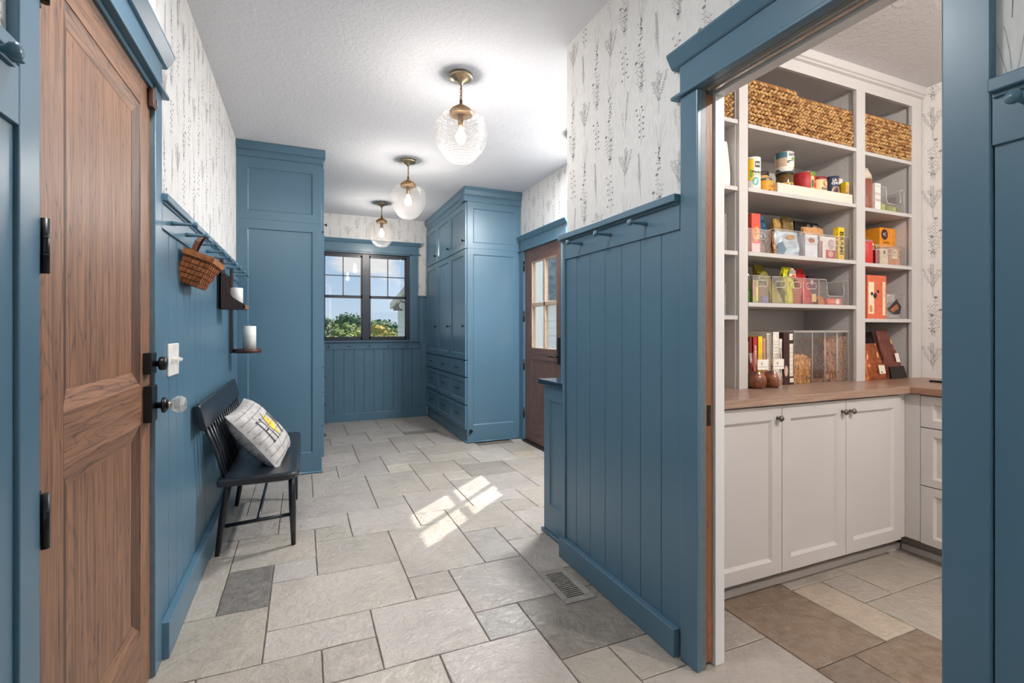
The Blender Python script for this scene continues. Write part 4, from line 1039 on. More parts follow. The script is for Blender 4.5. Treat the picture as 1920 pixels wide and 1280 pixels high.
# second shelf, left of the riser
z = 1.9505; x, y, r = 2.196, 1.890, .041
o = can('breadcrumb_canister', 'yellow and white breadcrumb canister at the left of the can shelf', 'canister', x, y, z, r, .165, PAPERW, PLATE, lidh=.010)
band(o, 'label', col((240, 198, 48)), x, y, z, r, -.055, -.012, .05, .163); decal('logo_patch', INK, o, cyl_fn((x, y), r + .001, z, A0), rectp(-.006, .024, .118, .150, 6))
write(o, '365', .018, PAPERW, x, y, z, r, .009, .134, .0004); write(o, 'Panko', .021, INK, x, y, z, r, .006, .094, .0003); write(o, 'BREAD CRUMBS', .0065, INK, x, y, z, r, .006, .078)
spot(o, 'drop', col((80, 176, 170)), x, y, z, r, -.002, .045, .016, .022); spot(o, 'leaf', col((120, 176, 60)), x, y, z, r, -.024, .085, .006, .022)
o = can('mustard_jar', 'squat mustard-yellow jar with a metal lid beside the canister', 'jar', 2.300, 1.900, z, .043, .066, col((222, 156, 40)), PEWTER, lidh=.014, lr=.036)
write(o, 'CURRY', .014, INK, 2.300, 1.900, z, .043, .02, .034); spot(o, 'mark', INK, 2.300, 1.900, z, .043, .004, .012, .005, .004)
# riser
rs = thing('can_riser', 'white stepped riser carrying the cans and jars', 'shelf riser', (2.65, 1.98, z))
MB().box(2.335, 2.955, 1.847, 1.856, z, 2.006).build('front_lip', CREAMP, rs, bev=.002); MB().box(2.344, 2.946, 1.8565, 2.13, 1.980, 1.988).build('step', CREAMP, rs); MB().box(2.335, 2.344, 1.8565, 2.13, z, 2.006).build('end', CREAMP, rs); MB().box(2.946, 2.955, 1.8565, 2.13, z, 2.006).build('end', CREAMP, rs)
z = 1.9885
G2 = 'cans and jars on the riser'
o = can('nut_butter_jar', 'tan jar with a dark lid behind the mustard-yellow jar', 'jar', 2.415, 2.02, z, .042, .105, col((214, 164, 96)), col((52, 38, 34)), lidh=.022)
spot(o, 'label_print', col((70, 110, 110)), 2.415, 2.02, z, .042, .02, .07, .012, .010)
o = can('olive_jar', 'dark olive jar with a black lid under the coconut can', 'jar', 2.508, 1.940, z, .045, .098, col((96, 72, 30), .2), col((30, 28, 28)), G2, lidh=.014)
band(o, 'label', col((214, 186, 70)), 2.508, 1.940, z, .045, -.05, .03, .02, .05); spot(o, 'label_print', col((120, 34, 28)), 2.508, 1.940, z, .045, -.012, .035, .010, .011); spot(o, 'label_print', col((60, 40, 20)), 2.508, 1.940, z, .045, .014, .034, .009, .010)
zc = z + .1125
o = can('coconut_can', 'white coconut can with a teal top stacked on the dark olive jar', 'can', 2.512, 1.945, zc, .049, .112, PAPERW, NICKEL, G2, lidh=.004)
band(o, 'label', col((70, 120, 134)), 2.512, 1.945, zc, .049, -.078, -.012, .078, .110); band(o, 'label', col((206, 178, 150)), 2.512, 1.945, zc, .049, -.078, -.012, .03, .078); band(o, 'label', col((54, 96, 108)), 2.512, 1.945, zc, .049, -.078, .05, .002, .018)
write(o, 'GOYA', .022, INK, 2.512, 1.945, zc, .049, .026, .094, .0006); band(o, 'ribbon', col((40, 44, 62)), 2.512, 1.945, zc, .049, -.012, .056, .046, .062); write(o, 'COCONUT', .012, PAPERW, 2.512, 1.945, zc, .049, .022, .053)
spot(o, 'leaf', col((130, 170, 60)), 2.512, 1.945, zc, .049, .022, .072, .012, .008); spot(o, 'shell', col((240, 226, 206)), 2.512, 1.945, zc, .049, .022, .026, .026, .017); spot(o, 'shell', col((150, 96, 56)), 2.512, 1.945, zc, .049, .036, .024, .007, .010)
o = can('sauce_bottle', 'slim small bottle between the olive jar and the pineapple can', 'bottle', 2.618, 1.995, z, .020, .115, col((222, 200, 170)), col((206, 210, 190)), G2, lidh=.02, lr=.012)
band(o, 'label', col((60, 120, 80)), 2.618, 1.995, z, .020, -.02, .02, .085, .112); band(o, 'label', col((176, 96, 130)), 2.618, 1.995, z, .020, -.02, .02, .02, .05)
o = can('pineapple_can', 'wide red and yellow pineapple can on the riser', 'can', 2.672, 1.945, z, .060, .128, col((178, 44, 46)), NICKEL, G2, lidh=.004)
band(o, 'label', col((110, 152, 60)), 2.672, 1.945, z, .060, .0, .10, .108, .126); band(o, 'label', col((230, 160, 50)), 2.672, 1.945, z, .060, .028, .12, .004, .1); band(o, 'label', col((190, 36, 50)), 2.672, 1.945, z, .060, .03, .066, .04, .104); band(o, 'label', col((226, 190, 130)), 2.672, 1.945, z, .060, .004, .026, .004, .104)
write(o, 'Pineapple', .015, PAPERW, 2.672, 1.945, z, .060, .052, .072); spot(o, 'fruit', col((90, 100, 46)), 2.672, 1.945, z, .060, .016, .06, .009, .024)
o = can('pasta_sauce_jar', 'cream-label pasta sauce jar with a red lid', 'jar', 2.772, 1.930, z, .047, .098, col((226, 200, 150)), col((140, 28, 36)), G2, lidh=.016, lr=.045)
spot(o, 'emblem', col((176, 84, 44)), 2.772, 1.930, z, .047, .024, .074, .022, .019); write(o, "RAO'S", .020, INK, 2.772, 1.930, z, .047, .02, .042, .0002); spot(o, 'label_print', col((200, 110, 80)), 2.772, 1.930, z, .047, .02, .018, .03, .008)
o = can('sprout_can', 'navy can lettered LA CHOY on the riser', 'can', 2.860, 1.906, z, .036, .118, col((50, 58, 86)), col((34, 44, 82)), G2, lidh=.005)
write(o, 'LA', .020, PAPERW, 2.860, 1.906, z, .036, -.008, .098, .0008); spot(o, 'logo_dot', col((200, 50, 60)), 2.860, 1.906, z, .036, .016, .099, .007, .007); write(o, 'CHOY', .018, PAPERW, 2.860, 1.906, z, .036, .002, .080, .0008)
spot(o, 'dish', col((210, 196, 170)), 2.860, 1.906, z, .036, .003, .034, .027, .028); spot(o, 'food', col((150, 84, 36)), 2.860, 1.906, z, .036 + .0006, .003, .036, .020, .020)
o = can('spread_jar', 'jar with a fat white lid at the right end of the riser', 'jar', 2.931, 1.930, z, .031, .088, col((216, 178, 130)), PLATE, G2, lidh=.034, lr=.034, rim=False)
band(o, 'label', col((226, 206, 176)), 2.931, 1.930, z, .031, -.04, .01, .01, .08)
def carton(name, label, cat, x0, x1, y0, y1, z0, h, mat, group=None, top=None, rot=0.0):
    o = thing(name, label, cat, ((x0 + x1) / 2, (y0 + y1) / 2, z0), group)
    b = MB().box(x0, x1, y0, y1, z0, z0 + h).build('box', mat, o, bev=.0012)
    if top: MB().box(x0 - .0006, x1 + .0006, y0 - .0006, y1 + .0006, z0 + h - .012, z0 + h + .0006).build('flap', top, o)
    if rot: o.rotation_euler = (0, rot, 0)
    return o
def front(x, y, zc_): return plane_fn((x, y - .0008, zc_), (1, 0, 0), (0, 0, 1))
o = carton('yellow_sauce_packet', 'yellow packet leaning at the end of the riser', 'packet', 2.914, 2.944, 1.860, 1.890, 1.9885, .092, col((232, 196, 34)), G2)
decal('label', col((214, 160, 110)), o, front(2.914, 1.860, 1.9885), rectp(0, .026, .012, .074)); decal('swirl', INK, o, front(2.914, 1.8592, 1.9885), [(.004, .02), (.02, .034), (.022, .038), (.004, .026)])
# back row
o = carton('orange_snack_box', 'orange snack box lying at the back of the can shelf', 'box', 2.355, 2.40, 2.085, 2.125, 1.9885, .15, col((226, 120, 30)))
lettering('MAPLE', .018, INK, o, plane_fn((2.377, 2.084, 2.06), (0, 0, 1), (-1, 0, 0)))
o = can('herb_jar', 'small green-lidded jar behind the red-lidded sauce jar', 'jar', 2.785, 2.075, 1.9885, .04, .13, col((50, 40, 34)), col((60, 92, 52)), G2)

def pouch(name, label, cat, x0, x1, y0, y1, z0, h, mat, group=None, pinch=.16, seed=0, lean=(0, 0), neck=None, parent=None, topw=1.0, cren=.006):
    o = thing(name, label, cat, ((x0 + x1) / 2, (y0 + y1) / 2, z0), group); r_ = random.Random(seed)
    cx, cy, w, d = (x0 + x1) / 2, (y0 + y1) / 2, (x1 - x0) / 2, (y1 - y0) / 2; rings = []
    N = 20
    for k in range(12):
        f = k / 11; dk = d * (1 - (1 - pinch) * f ** 1.6) * (1 + .10 * math.sin(math.pi * min(1, f * 1.5))); wk = w * (1 - (1 - topw) * f) * (1 + .04 * math.sin(math.pi * f))
        if neck and f > neck[0]: wk *= 1 - neck[1] * math.sin(math.pi * (f - neck[0]) / (1 - neck[0]))
        ring = []
        for i in range(N):
            a = 2 * math.pi * i / N; sx = math.copysign(abs(math.cos(a)) ** .45, math.cos(a)); sy = math.copysign(abs(math.sin(a)) ** .45, math.sin(a))
            j = (r_.uniform(-1, 1) * cren) if 0 < k else 0
            ring.append(Vector((cx + lean[0] * f + sx * wk + j, cy + lean[1] * f + sy * dk + j * .8, z0 + .0008 + h * f + (r_.uniform(-1, 1) * cren * .5 if k > 1 else 0))))
        rings.append(ring)
    b = MB().loft(rings, smooth=False).build('pouch', mat, o)
    return o
def foil(name, rgb, rough=.28, metal=.35):
    return simple(name, rgb, rough, metal, var=.12, scale=25, bump=.25)
def acrylic_bin(label, x0, x1, y0, y1, z0, h, group, scoop=False, handle=True):
    o = thing('acrylic_bin', label, 'storage bin', ((x0 + x1) / 2, (y0 + y1) / 2, z0), group); t_ = .0025
    MB().box(x0, x1, y0, y1, z0 + .0005, z0 + .0035).build('base', ACRYL, o)
    MB().box(x0, x0 + t_, y0, y1, z0, z0 + h).build('side', ACRYL, o); MB().box(x1 - t_, x1, y0, y1, z0, z0 + h).build('side', ACRYL, o); MB().box(x0 + t_, x1 - t_, y1 - t_, y1, z0, z0 + h).build('back', ACRYL, o)
    if scoop:
        w = x1 - x0; c = .03; lo_ = z0 + h * .36; pts = [(x0, z0), (x1, z0), (x1, z0 + h), (x1 - w * .12, z0 + h)] + [(x1 - w * .12 - .018, z0 + h - .012), (x1 - w * .14, lo_ + .02), (x1 - w * .2, lo_), (x0 + w * .32, lo_), (x0 + w * .27, lo_ + .02), (x0 + w * .26, z0 + h - .016), (x0 + w * .22, z0 + h), (x0, z0 + h)]
        MB().prism(pts, 'y', y0, y0 + t_).build('front', ACRYL, o); MB().tube([(a, y0, b) for a, b in pts[2:]], .0022, 6).build('front_edge', ACEDGE, o)
    else:
        MB().box(x0 + t_, x1 - t_, y0, y0 + t_, z0, z0 + h).build('front', ACRYL, o)
        if handle:
            cx, cz, rw, rh = (x0 + x1) / 2, z0 + h * .72, min(.042, (x1 - x0) * .36), .017; pts = []
            for k in range(20):
                a = 2 * math.pi * k / 20; pts.append((cx + (rw - rh) * (1 if math.cos(a) > 0 else -1) + rh * math.cos(a), y0 - .001, cz + rh * math.sin(a)))
            MB().tube(pts, .0024, 6, closed=True).build('handle_rim', ACEDGE, o)
    MB().tube([(x0, y0, z0 + h), (x1, y0, z0 + h), (x1, y1, z0 + h), (x0, y1, z0 + h)] if not scoop else [(x1, y0, z0 + h), (x1, y1, z0 + h), (x0, y1, z0 + h), (x0, y0, z0 + h)], .0017, 6, closed=not scoop).build('top_edge', ACEDGE, o)
    for xx in (x0, x1): MB().tube([(xx, y0, z0 + .001), (xx, y0, z0 + h)], .0013, 5).build('corner_edge', ACEDGE, o)
    return o
ACEDGE = glassy('acrylic_edge', (.96, .95, .94, 1), .4, .1, (.9, .88, .86, .22))

_n3 = len(THINGS)
# third shelf
z = 1.6205; G3 = 'acrylic bins on the third pantry shelf'
acrylic_bin('acrylic bin at the left of the third shelf, a coral box in it', 2.108, 2.268, 1.850, 2.12, z, .128, G3)
acrylic_bin('widest acrylic bin of the third shelf, full of blue and gold bags', 2.300, 2.530, 1.850, 2.12, z, .140, G3)
acrylic_bin('narrow acrylic bin of the third shelf with a white box', 2.546, 2.662, 1.850, 2.12, z, .138, G3)
acrylic_bin('acrylic bin at the right of the third shelf with a kraft bag', 2.672, 2.930, 1.850, 2.12, z, .138, G3)
zi = z + .004
o = carton('coral_box', 'tall coral cracker box in the left bin of the third shelf', 'box', 2.142, 2.206, 1.858, 1.98, zi, .208, col((228, 84, 66)))
decal('label', col((240, 190, 110)), o, front(2.174, 1.858, zi), disc(.0, .10, .026, .04)); decal('label', col((236, 206, 210)), o, front(2.174, 1.858, zi), rectp(-.03, .03, .004, .05)); decal('label', col((232, 130, 40)), o, front(2.174, 1.8572, zi), disc(-.006, .11, .012, .03))
can('black_tin', 'black tin with a silver rim behind the coral box', 'tin', 2.212, 2.035, zi, .042, .212, col((34, 30, 32)), NICKEL, lidh=.006)
pouch('almond_bag', 'crinkled pink and grey snack bag inside the left third-shelf bin', 'bag', 2.212, 2.258, 1.866, 1.975, zi, .115, foil('mauve_foil', (150, 108, 104)), seed=5)
o = pouch('blue_chip_bag', 'blue and white snack bag in the widest third-shelf bin', 'bag', 2.335, 2.520, 1.858, 1.93, zi, .132, foil('pale_blue_foil', (196, 216, 232), .3, .2), seed=6, pinch=.6)
fpl = plane_fn((2.430, 1.8535, zi), (1, 0, 0), (0, 0, 1))
decal('print', col((52, 112, 150)), o, fpl, [(-.095, .0), (-.055, .0), (-.03, .03), (-.062, .075), (-.095, .06)]); decal('print', col((190, 140, 60)), o, fpl, disc(.0, .102, .034, .013)); lettering('Sea Salt', .014, col((60, 50, 90)), o, lambda a, b: fpl(a + .055, b + .018)); 
pouch('teal_bag', 'dark teal bag peak standing behind the blue and white bag', 'bag', 2.300 + .004, 2.425, 1.945, 2.005, zi, .235, foil('teal_foil', (24, 92, 124)), seed=7, pinch=.1, topw=.35, lean=(-.02, 0))
pouch('gold_bag', 'gold bag peak rising from the widest third-shelf bin', 'bag', 2.428, 2.522, 1.94, 2.02, zi, .226, foil('gold_foil', (186, 150, 78)), seed=8, pinch=.1, topw=.6)
pouch('tan_granola_bag', 'tan bag at the left end of the widest bin', 'bag', 2.304, 2.332, 1.858, 1.93, zi, .13, foil('tan_foil', (186, 128, 74)), seed=9)
pouch('clear_zip_bag', 'clear zip bag of brown snacks behind the narrow white box', 'bag', 2.552, 2.656, 1.99, 2.06, zi, .262, foil('olive_film', (140, 118, 76), .2, .2), seed=10, pinch=.08, lean=(.02, 0))
o = carton('white_cracker_box', 'white cracker box in the narrow third-shelf bin', 'box', 2.552, 2.656, 1.858, 1.90, zi, .128, col((226, 230, 240))); decal('window_print', col((158, 92, 44)), o, front(2.604, 1.858, zi), disc(0, .095, .030, .014)); lettering('o o', .012, col((70, 80, 170)), o, lambda a, b: front(2.604, 1.8575, zi)(a, b + .022))
o = carton('rose_box', 'white and rose box in the right third-shelf bin', 'box', 2.680, 2.815, 1.860, 1.91, zi, .128, col((236, 230, 226))); decal('label', col((176, 62, 66)), o, front(2.75, 1.860, zi), rectp(-.02, .062, .003, .052)); decal('label', col((150, 54, 70)), o, front(2.75, 1.860, zi), rectp(-.069, -.05, .003, .1)); decal('label', col((196, 170, 176)), o, front(2.75, 1.860, zi), disc(.024, .085, .03, .03)); decal('label', col((226, 160, 150)), o, front(2.75, 1.8592, zi), disc(.02, .03, .022, .018))
pouch('kraft_bag', 'crumpled kraft paper bag rising from the right third-shelf bin', 'bag', 2.684, 2.86, 1.925, 2.02, zi, .200, simple('kraft_paper', (206, 156, 108), .8, var=.1, scale=18, bump=.3), seed=11, pinch=.25)
o = carton('black_box', 'large black box at the back of the third shelf', 'box', 2.70, 2.905, 2.03, 2.085, zi, .250, col((38, 28, 32))); lettering('0%', .024, PAPERW, o, lambda a, b: front(2.80, 2.03, zi)(a + .02, b + .228)); decal('print', col((200, 196, 190)), o, front(2.80, 2.03, zi), rectp(.06, .095, .212, .236))
o = carton('yellow_pasta_box', 'thin yellow box with dark capitals running down it', 'box', 2.842, 2.896, 1.862, 1.892, zi, .192, col((238, 200, 40))); lettering('BRAMI', .048, INK, o, lambda a, b: plane_fn((2.869, 1.861, zi + .1), (0, 0, -1), (1, 0, 0))(a, b), .0012)

# fourth shelf
z = 1.3585; G4 = 'acrylic bins on the fourth pantry shelf'; zi = z + .004
for lb, a, b, sc_ in (('leftmost handled acrylic bin of the fourth shelf', 2.142, 2.268, 0), ('acrylic bin of the fourth shelf holding an olive bag', 2.286, 2.402, 0), ('acrylic bin of the fourth shelf holding the bright yellow bag', 2.406, 2.526, 0), ('acrylic bin of the fourth shelf holding the red bag', 2.530, 2.652, 0), ('scoop-fronted acrylic bin at the right of the fourth shelf', 2.658, 2.912, 1)):
    acrylic_bin(lb, a, b, 1.850, 2.12, z, .145, G4, scoop=bool(sc_))
can('green_tin', 'green tin at the far left of the fourth shelf', 'tin', 2.122, 1.875, z, .017, .062, col((58, 110, 62)), col((44, 92, 52)))
pouch('grey_bag', 'grey crumpled bag in the leftmost fourth-shelf bin', 'bag', 2.160, 2.262, 1.93, 2.0, zi, .195, foil('grey_foil', (150, 138, 122)), seed=12, pinch=.1, topw=.6)
carton('brown_bar_box', 'brown snack bar box in the leftmost fourth-shelf bin', 'box', 2.196, 2.262, 1.858, 1.90, zi, .10, col((128, 92, 58)))
o = carton('lime_tube', 'thin lime and pink stick pack in the leftmost fourth-shelf bin', 'packet', 2.150, 2.192, 1.858, 1.88, zi, .118, col((168, 180, 70))); decal('print', col((200, 120, 110)), o, front(2.158, 1.858, zi), rectp(-.006, .012, .03, .112)); decal('print', col((236, 220, 110)), o, front(2.178, 1.858, zi), rectp(-.004, .01, .01, .09))
o = carton('violet_packet', 'violet packet low in the leftmost fourth-shelf bin', 'packet', 2.212, 2.260, 1.853, 1.857, zi, .034, col((118, 108, 150)))
pouch('olive_bag', 'olive and grey chip bag leaning out of its fourth-shelf bin', 'bag', 2.292, 2.396, 1.858, 1.96, zi, .215, foil('olive_foil', (150, 140, 58)), seed=13, pinch=.12, topw=.7, lean=(-.045, .05))
o = pouch('yellow_popcorn_bag', 'bright yellow snack bag with a striped top', 'bag', 2.412, 2.505, 1.870, 1.95, zi, .205, foil('lime_yellow_foil', (206, 204, 34), .3, .15), seed=14, pinch=.15, topw=.75, lean=(.012, 0), cren=.004)
fy = plane_fn((2.470, 1.863, zi), (1, .0, 0), (.02, .12, 1))
decal('print', col((232, 226, 214)), o, fy, [(-.02, .152), (.035, .150), (.038, .185), (.015, .20), (-.008, .188)])
for k in range(6): decal('stripe', INK, o, plane_fn((2.470, 1.862, zi), (1, 0, 0), (.02, .12, 1)), [(-.012 + k * .009, .166), (-.008 + k * .009, .166), (-.004 + k * .009, .192), (-.008 + k * .009, .192)])
decal('print', col((206, 84, 50)), o, plane_fn((2.470, 1.862, zi), (1, 0, 0), (.02, .12, 1)), disc(.016, .152, .016, .011))
carton('copper_pack', 'copper coloured pack beside the bright yellow bag', 'packet', 2.470, 2.522, 1.866, 1.88, zi, .088, foil('copper_foil', (184, 96, 62), .4, .2))
o = pouch('red_bag', 'red snack bag standing in its fourth-shelf bin', 'bag', 2.536, 2.646, 1.862, 1.96, zi, .205, foil('red_foil', (196, 40, 44), .35, .15), seed=15, pinch=.12, topw=.8, lean=(.02, .04)); decal('label', col((226, 190, 130)), o, front(2.60, 1.855, zi), rectp(.004, .04, .012, .056))
o = carton('navy_bar_box', 'navy and purple bar box in the scoop-fronted bin', 'box', 2.765, 2.822, 1.99, 2.03, zi, .178, col((40, 58, 116))); decal('print', col((92, 34, 84)), o, front(2.793, 1.99, zi), rectp(-.028, .028, .10, .177)); decal('emblem', col((230, 210, 180)), o, front(2.793, 1.989, zi), disc(.0, .142, .011, .018)); lettering('THIN', .016, PAPERW, o, lambda a, b: front(2.793, 1.989, zi)(a, b + .066)); lettering('BARS', .016, PAPERW, o, lambda a, b: front(2.793, 1.989, zi)(a, b + .046)); decal('print', col((222, 130, 40)), o, front(2.793, 1.989, zi), rectp(-.028, .028, .002, .03))
o = carton('coral_sachet', 'coral sachet lying in the scoop-fronted bin', 'packet', 2.745, 2.872, 1.862, 1.90, zi, .036, col((226, 106, 82))); decal('print', PAPERW, o, front(2.835, 1.862, zi), disc(0, .018, .016, .016)); lettering('crunch', .016, PAPERW, o, lambda a, b: front(2.79, 1.8615, zi)(a, b + .018))
pouch('orange_sachet', 'orange sachet slumped at the left of the scoop-fronted bin', 'packet', 2.672, 2.740, 1.868, 1.91, zi, .05, foil('orange_foil', (214, 132, 70)), seed=17)
can('black_jar', 'black jar standing in the shadow behind the red bag', 'jar', 2.715, 2.06, zi, .04, .17, col((30, 32, 40)), col((40, 40, 48)), lidh=.01)

for o in THINGS[_n3:]: o.location.x += .03; o.location.y += .014
# worktop: books, caramel apples, cereal
z = ZB + .0005; GB = 'cookbooks on the pantry worktop'
def book(label, x0, x1, y0, h, rgb, title=None, tc=PAPERW, size=.014, d=.2, spiral=False):
    o = thing('book', label, 'book', ((x0 + x1) / 2, y0 + d / 2, z), GB)
    MB().box(x0 + .002, x1 - .002, y0 + .004, y0 + d - .003, z + .003, z + h - .003).build('pages', col((232, 224, 206)), o)
    c = MB().box(x0, x0 + .002, y0, y0 + d, z, z + h).box(x1 - .002, x1, y0, y0 + d, z, z + h)
    if not spiral: c.box(x0, x1, y0, y0 + .003, z, z + h)
    c.build('cover', col(rgb), o)
    if spiral:
        for k in range(22): MB().tube([(x0 + .002, y0 + .002, z + .02 + k * .012), ((x0 + x1) / 2, y0 - .006, z + .02 + k * .012), (x1 - .002, y0 + .002, z + .02 + k * .012)], .0011, 5).build('coil', INK, o)
    if title: lettering(title, size, tc, o, plane_fn(((x0 + x1) / 2, y0 - .0008, z + h * .53), (0, 0, -1), (1, 0, 0)), .0003)
    return o
book('big black book at the back left of the worktop', 2.108, 2.36, 2.12, .295, (28, 30, 40), d=.03)
book('slim cream cookbook with dark capitals, leftmost of the row', 2.106, 2.140, 1.887, .255, (226, 216, 200), 'SKINNYTASTE', INK, .018)
book('buff cookbook beside the leftmost one', 2.143, 2.170, 1.890, .24, (206, 178, 140), 'Table', INK, .016)
book('maroon cookbook left of the red one', 2.173, 2.196, 1.890, .262, (122, 34, 32), 'XX', PAPERW, .016)
book('red cookbook lettered American Cake', 2.199, 2.232, 1.887, .262, (186, 38, 36), 'AMERICAN CAKE', PAPERW, .021)
book('bright yellow cookbook in the row', 2.235, 2.272, 1.887, .266, (240, 206, 30))
book('thin pink and white book between the yellow and spiral ones', 2.275, 2.298, 1.890, .255, (214, 150, 140), 'eat', ACRED, .02)
book('wire-bound notebook with a black coil', 2.301, 2.330, 1.887, .285, (222, 216, 206), spiral=True)
o = book('tall white book with a ruled spine', 2.332, 2.382, 1.876, .290, (234, 228, 218))
for k in range(6): decal('rule', col((120, 112, 104)), o, plane_fn((2.357, 1.875, z), (1, 0, 0), (0, 0, 1)), rectp(-.02, .02, .15 + k * .018, .1512 + k * .018))
book('cream cookbook with flowing dark script', 2.385, 2.411, 1.880, .252, (230, 220, 204), 'Cross Creek', INK, .026)
def apple(label, x, y):
    o = thing('caramel_apple', label, 'caramel apple', (x, y, z), 'caramel apples in clear bags'); r = .050
    MB().lathe([(0, z), (.030, z), (.044, z + .012), (r, z + .036), (.048, z + .058), (.034, z + .078), (.014, z + .086), (0, z + .082)], (x, y, 0), 20).build('apple', simple('caramel', (132, 72, 40), .25, var=.25, scale=60), o)
    MB().tube([(x, y, z + .078), (x, y, z + .15)], .004, 6).build('stick', col((206, 170, 120)), o)
    r_ = random.Random(int(x * 100)); rings = []
    for k, (rr, h) in enumerate([(.048, .001), (.055, .035), (.050, .07), (.026, .10), (.020, .112), (.032, .15), (.036, .18)]):
        rings.append([Vector((x + rr * math.cos(a) * r_.uniform(.94, 1.06), y + rr * math.sin(a) * r_.uniform(.9, 1.06), z + h)) for a in [2 * math.pi * i / 16 for i in range(16)]])
    MB().loft(rings, cap=False).build('bag', FILM, o)
    c = MB().box(x - .038, x + .038, y - .042, y - .040, z + .098, z + .150).build('card', PAPERW, o); lettering('x', .03, col((170, 60, 60)), c, plane_fn((x - .01, y - .0428, z + .132), (1, 0, 0), (0, 0, 1))); decal('rule', col((150, 140, 136)), c, plane_fn((x, y - .0425, z + .112), (1, 0, 0), (0, 0, 1)), rectp(-.034, .034, 0, .002))
apple('caramel apple in a clear bag, left one, half behind the shelf post', 2.154, 1.829)
apple('caramel apple in a clear bag, right one, in front of the books', 2.264, 1.827)
o = carton('cereal_box', 'dark brown cereal box with a white nutrition strip', 'box', 2.414, 2.496, 1.874, 2.09, z, .285, col((58, 28, 28)))
decal('label', col((228, 220, 206)), o, front(2.472, 1.874, z), rectp(-.012, .016, .045, .225)); decal('label', col((226, 220, 210)), o, front(2.472, 1.874, z), rectp(-.014, .014, .245, .28)); decal('label', col((228, 218, 200)), o, front(2.472, 1.874, z), rectp(-.010, .020, .012, .035)); decal('print', col((206, 176, 160)), o, front(2.434, 1.874, z), disc(0, .075, .014, .03))
for k in range(7): decal('rule', INK, o, front(2.472, 1.8732, z), rectp(-.010, .014, .06 + k * .023, .0612 + k * .023))
def cereal_bin(label, x0, x1, fill, mat, fl, seed, dark=False):
    y0, y1, h = 1.880, 2.14, .285; o = thing('cereal_container', label, 'container', ((x0 + x1) / 2, (y0 + y1) / 2, z), 'clear cereal containers on the worktop')
    t_ = .002
    MB().box(x0, x1, y0, y0 + t_, z, z + h).box(x0, x1, y1 - t_, y1, z, z + h).box(x0, x0 + t_, y0, y1, z, z + h).box(x1 - t_, x1, y0, y1, z, z + h).build('walls', ACRYL, o)
    for xx in (x0, x1): MB().tube([(xx, y0, z), (xx, y0, z + h)], .0014, 5).build('edge', ACEDGE, o)
    MB().box(x0 - .002, x1 + .002, y0 - .004, y1, z + h, z + h + .012).build('lid', ACEDGE, o, bev=.003)
    if fill > 0:
        r_ = random.Random(seed); m = MB(); top = lambda x: z + fill * (1 + (.16 * (.5 - (x - x0) / (x1 - x0)) if fill < .2 else 0))
        MB().box(x0 + .008, x1 - .008, y0 + .014, y1 - .008, z + .003, z + fill * .86).build('heap', mat, o)
        for k in range(900 if fl[0] < .009 else 420):
            x = r_.uniform(x0 + .008, x1 - .008); zz = r_.uniform(z + .004, top(x)); y = r_.choice((y0 + .012, y0 + .007, y0 + .010)) if r_.random() < .75 else r_.uniform(y0 + .01, y1 - .012)
            if y > y0 + .02: zz = top(x) - r_.uniform(0, .01)
            M_ = Matrix.Rotation(r_.uniform(0, 6.28), 3, 'Y') @ Matrix.Rotation(r_.uniform(-.6, .6), 3, 'X'); a, b = fl[0] * r_.uniform(.7, 1.3), fl[1] * r_.uniform(.7, 1.2)
            c = Vector((x, y, zz)); m.add([c + M_ @ Vector(p) for p in ((-a, 0, -b * .5), (0, -.002, -b), (a, 0, -b * .4), (a, 0, b * .5), (0, -.002, b), (-a, 0, b * .4))], [(0, 1, 2, 3, 4, 5)])
        q = m.build('cereal', mat, o); q['kind'] = 'stuff'
cereal_bin('clear container half full of golden corn flakes', 2.503, 2.651, .155, simple('corn_flakes', (224, 152, 66), .6, var=.25, scale=70), (.011, .008), 1)
cereal_bin('nearly empty clear container between two cereals', 2.655, 2.758, .012, simple('brown_crumbs', (150, 96, 56), .7), (.008, .006), 2)
cereal_bin('clear container full of brown wheat squares', 2.762, 2.864, .240, simple('wheat_squares', (174, 122, 86), .7, var=.25, scale=70), (.013, .011), 3)
cereal_bin('clear container full of pale bran sticks', 2.868, 2.968, .262, simple('bran_sticks', (204, 172, 150), .7, var=.2, scale=90), (.008, .0022), 4)

# right bay
z = 1.9405; x, y = 3.122, 1.887
o = thing('brown_jug', 'brown plastic jug with a pale shoulder at the left of the right bay', 'jug', (x, y, z)); MB().lathe([(0, z), (.036, z), (.042, z + .006), (.042, z + .04), (.040, z + .05), (.042, z + .18)], (x, y, 0), 24).build('body', col((146, 88, 72)), o); MB().lathe([(.042, z + .18), (.039, z + .205), (.026, z + .232), (.02, z + .25), (0, z + .25)], (x, y, 0), 24).build('shoulder', col((206, 190, 176)), o)
o = carton('white_carton', 'narrow white carton with printed lines beside the brown jug', 'box', 3.170, 3.224, 1.850, 1.92, z, .162, col((234, 224, 218))); lettering('mini', .014, INK, o, lambda a, b: front(3.197, 1.850, z)(a, b + .145))
for k, v in enumerate((.10, .092, .062, .055)): decal('rule', col((130, 116, 140)), o, front(3.197, 1.850, z), rectp(-.024, .024, v, v + .003))
GR = 'acrylic bins in the right pantry bay'
acrylic_bin('scoop-fronted acrylic bin of green packets in the right bay', 3.230, 3.470, 1.858, 2.12, z, .150, GR, scoop=True)
GRN = [col((156, 172, 70)), col((190, 196, 96)), col((120, 140, 50))]; r_ = random.Random(3)
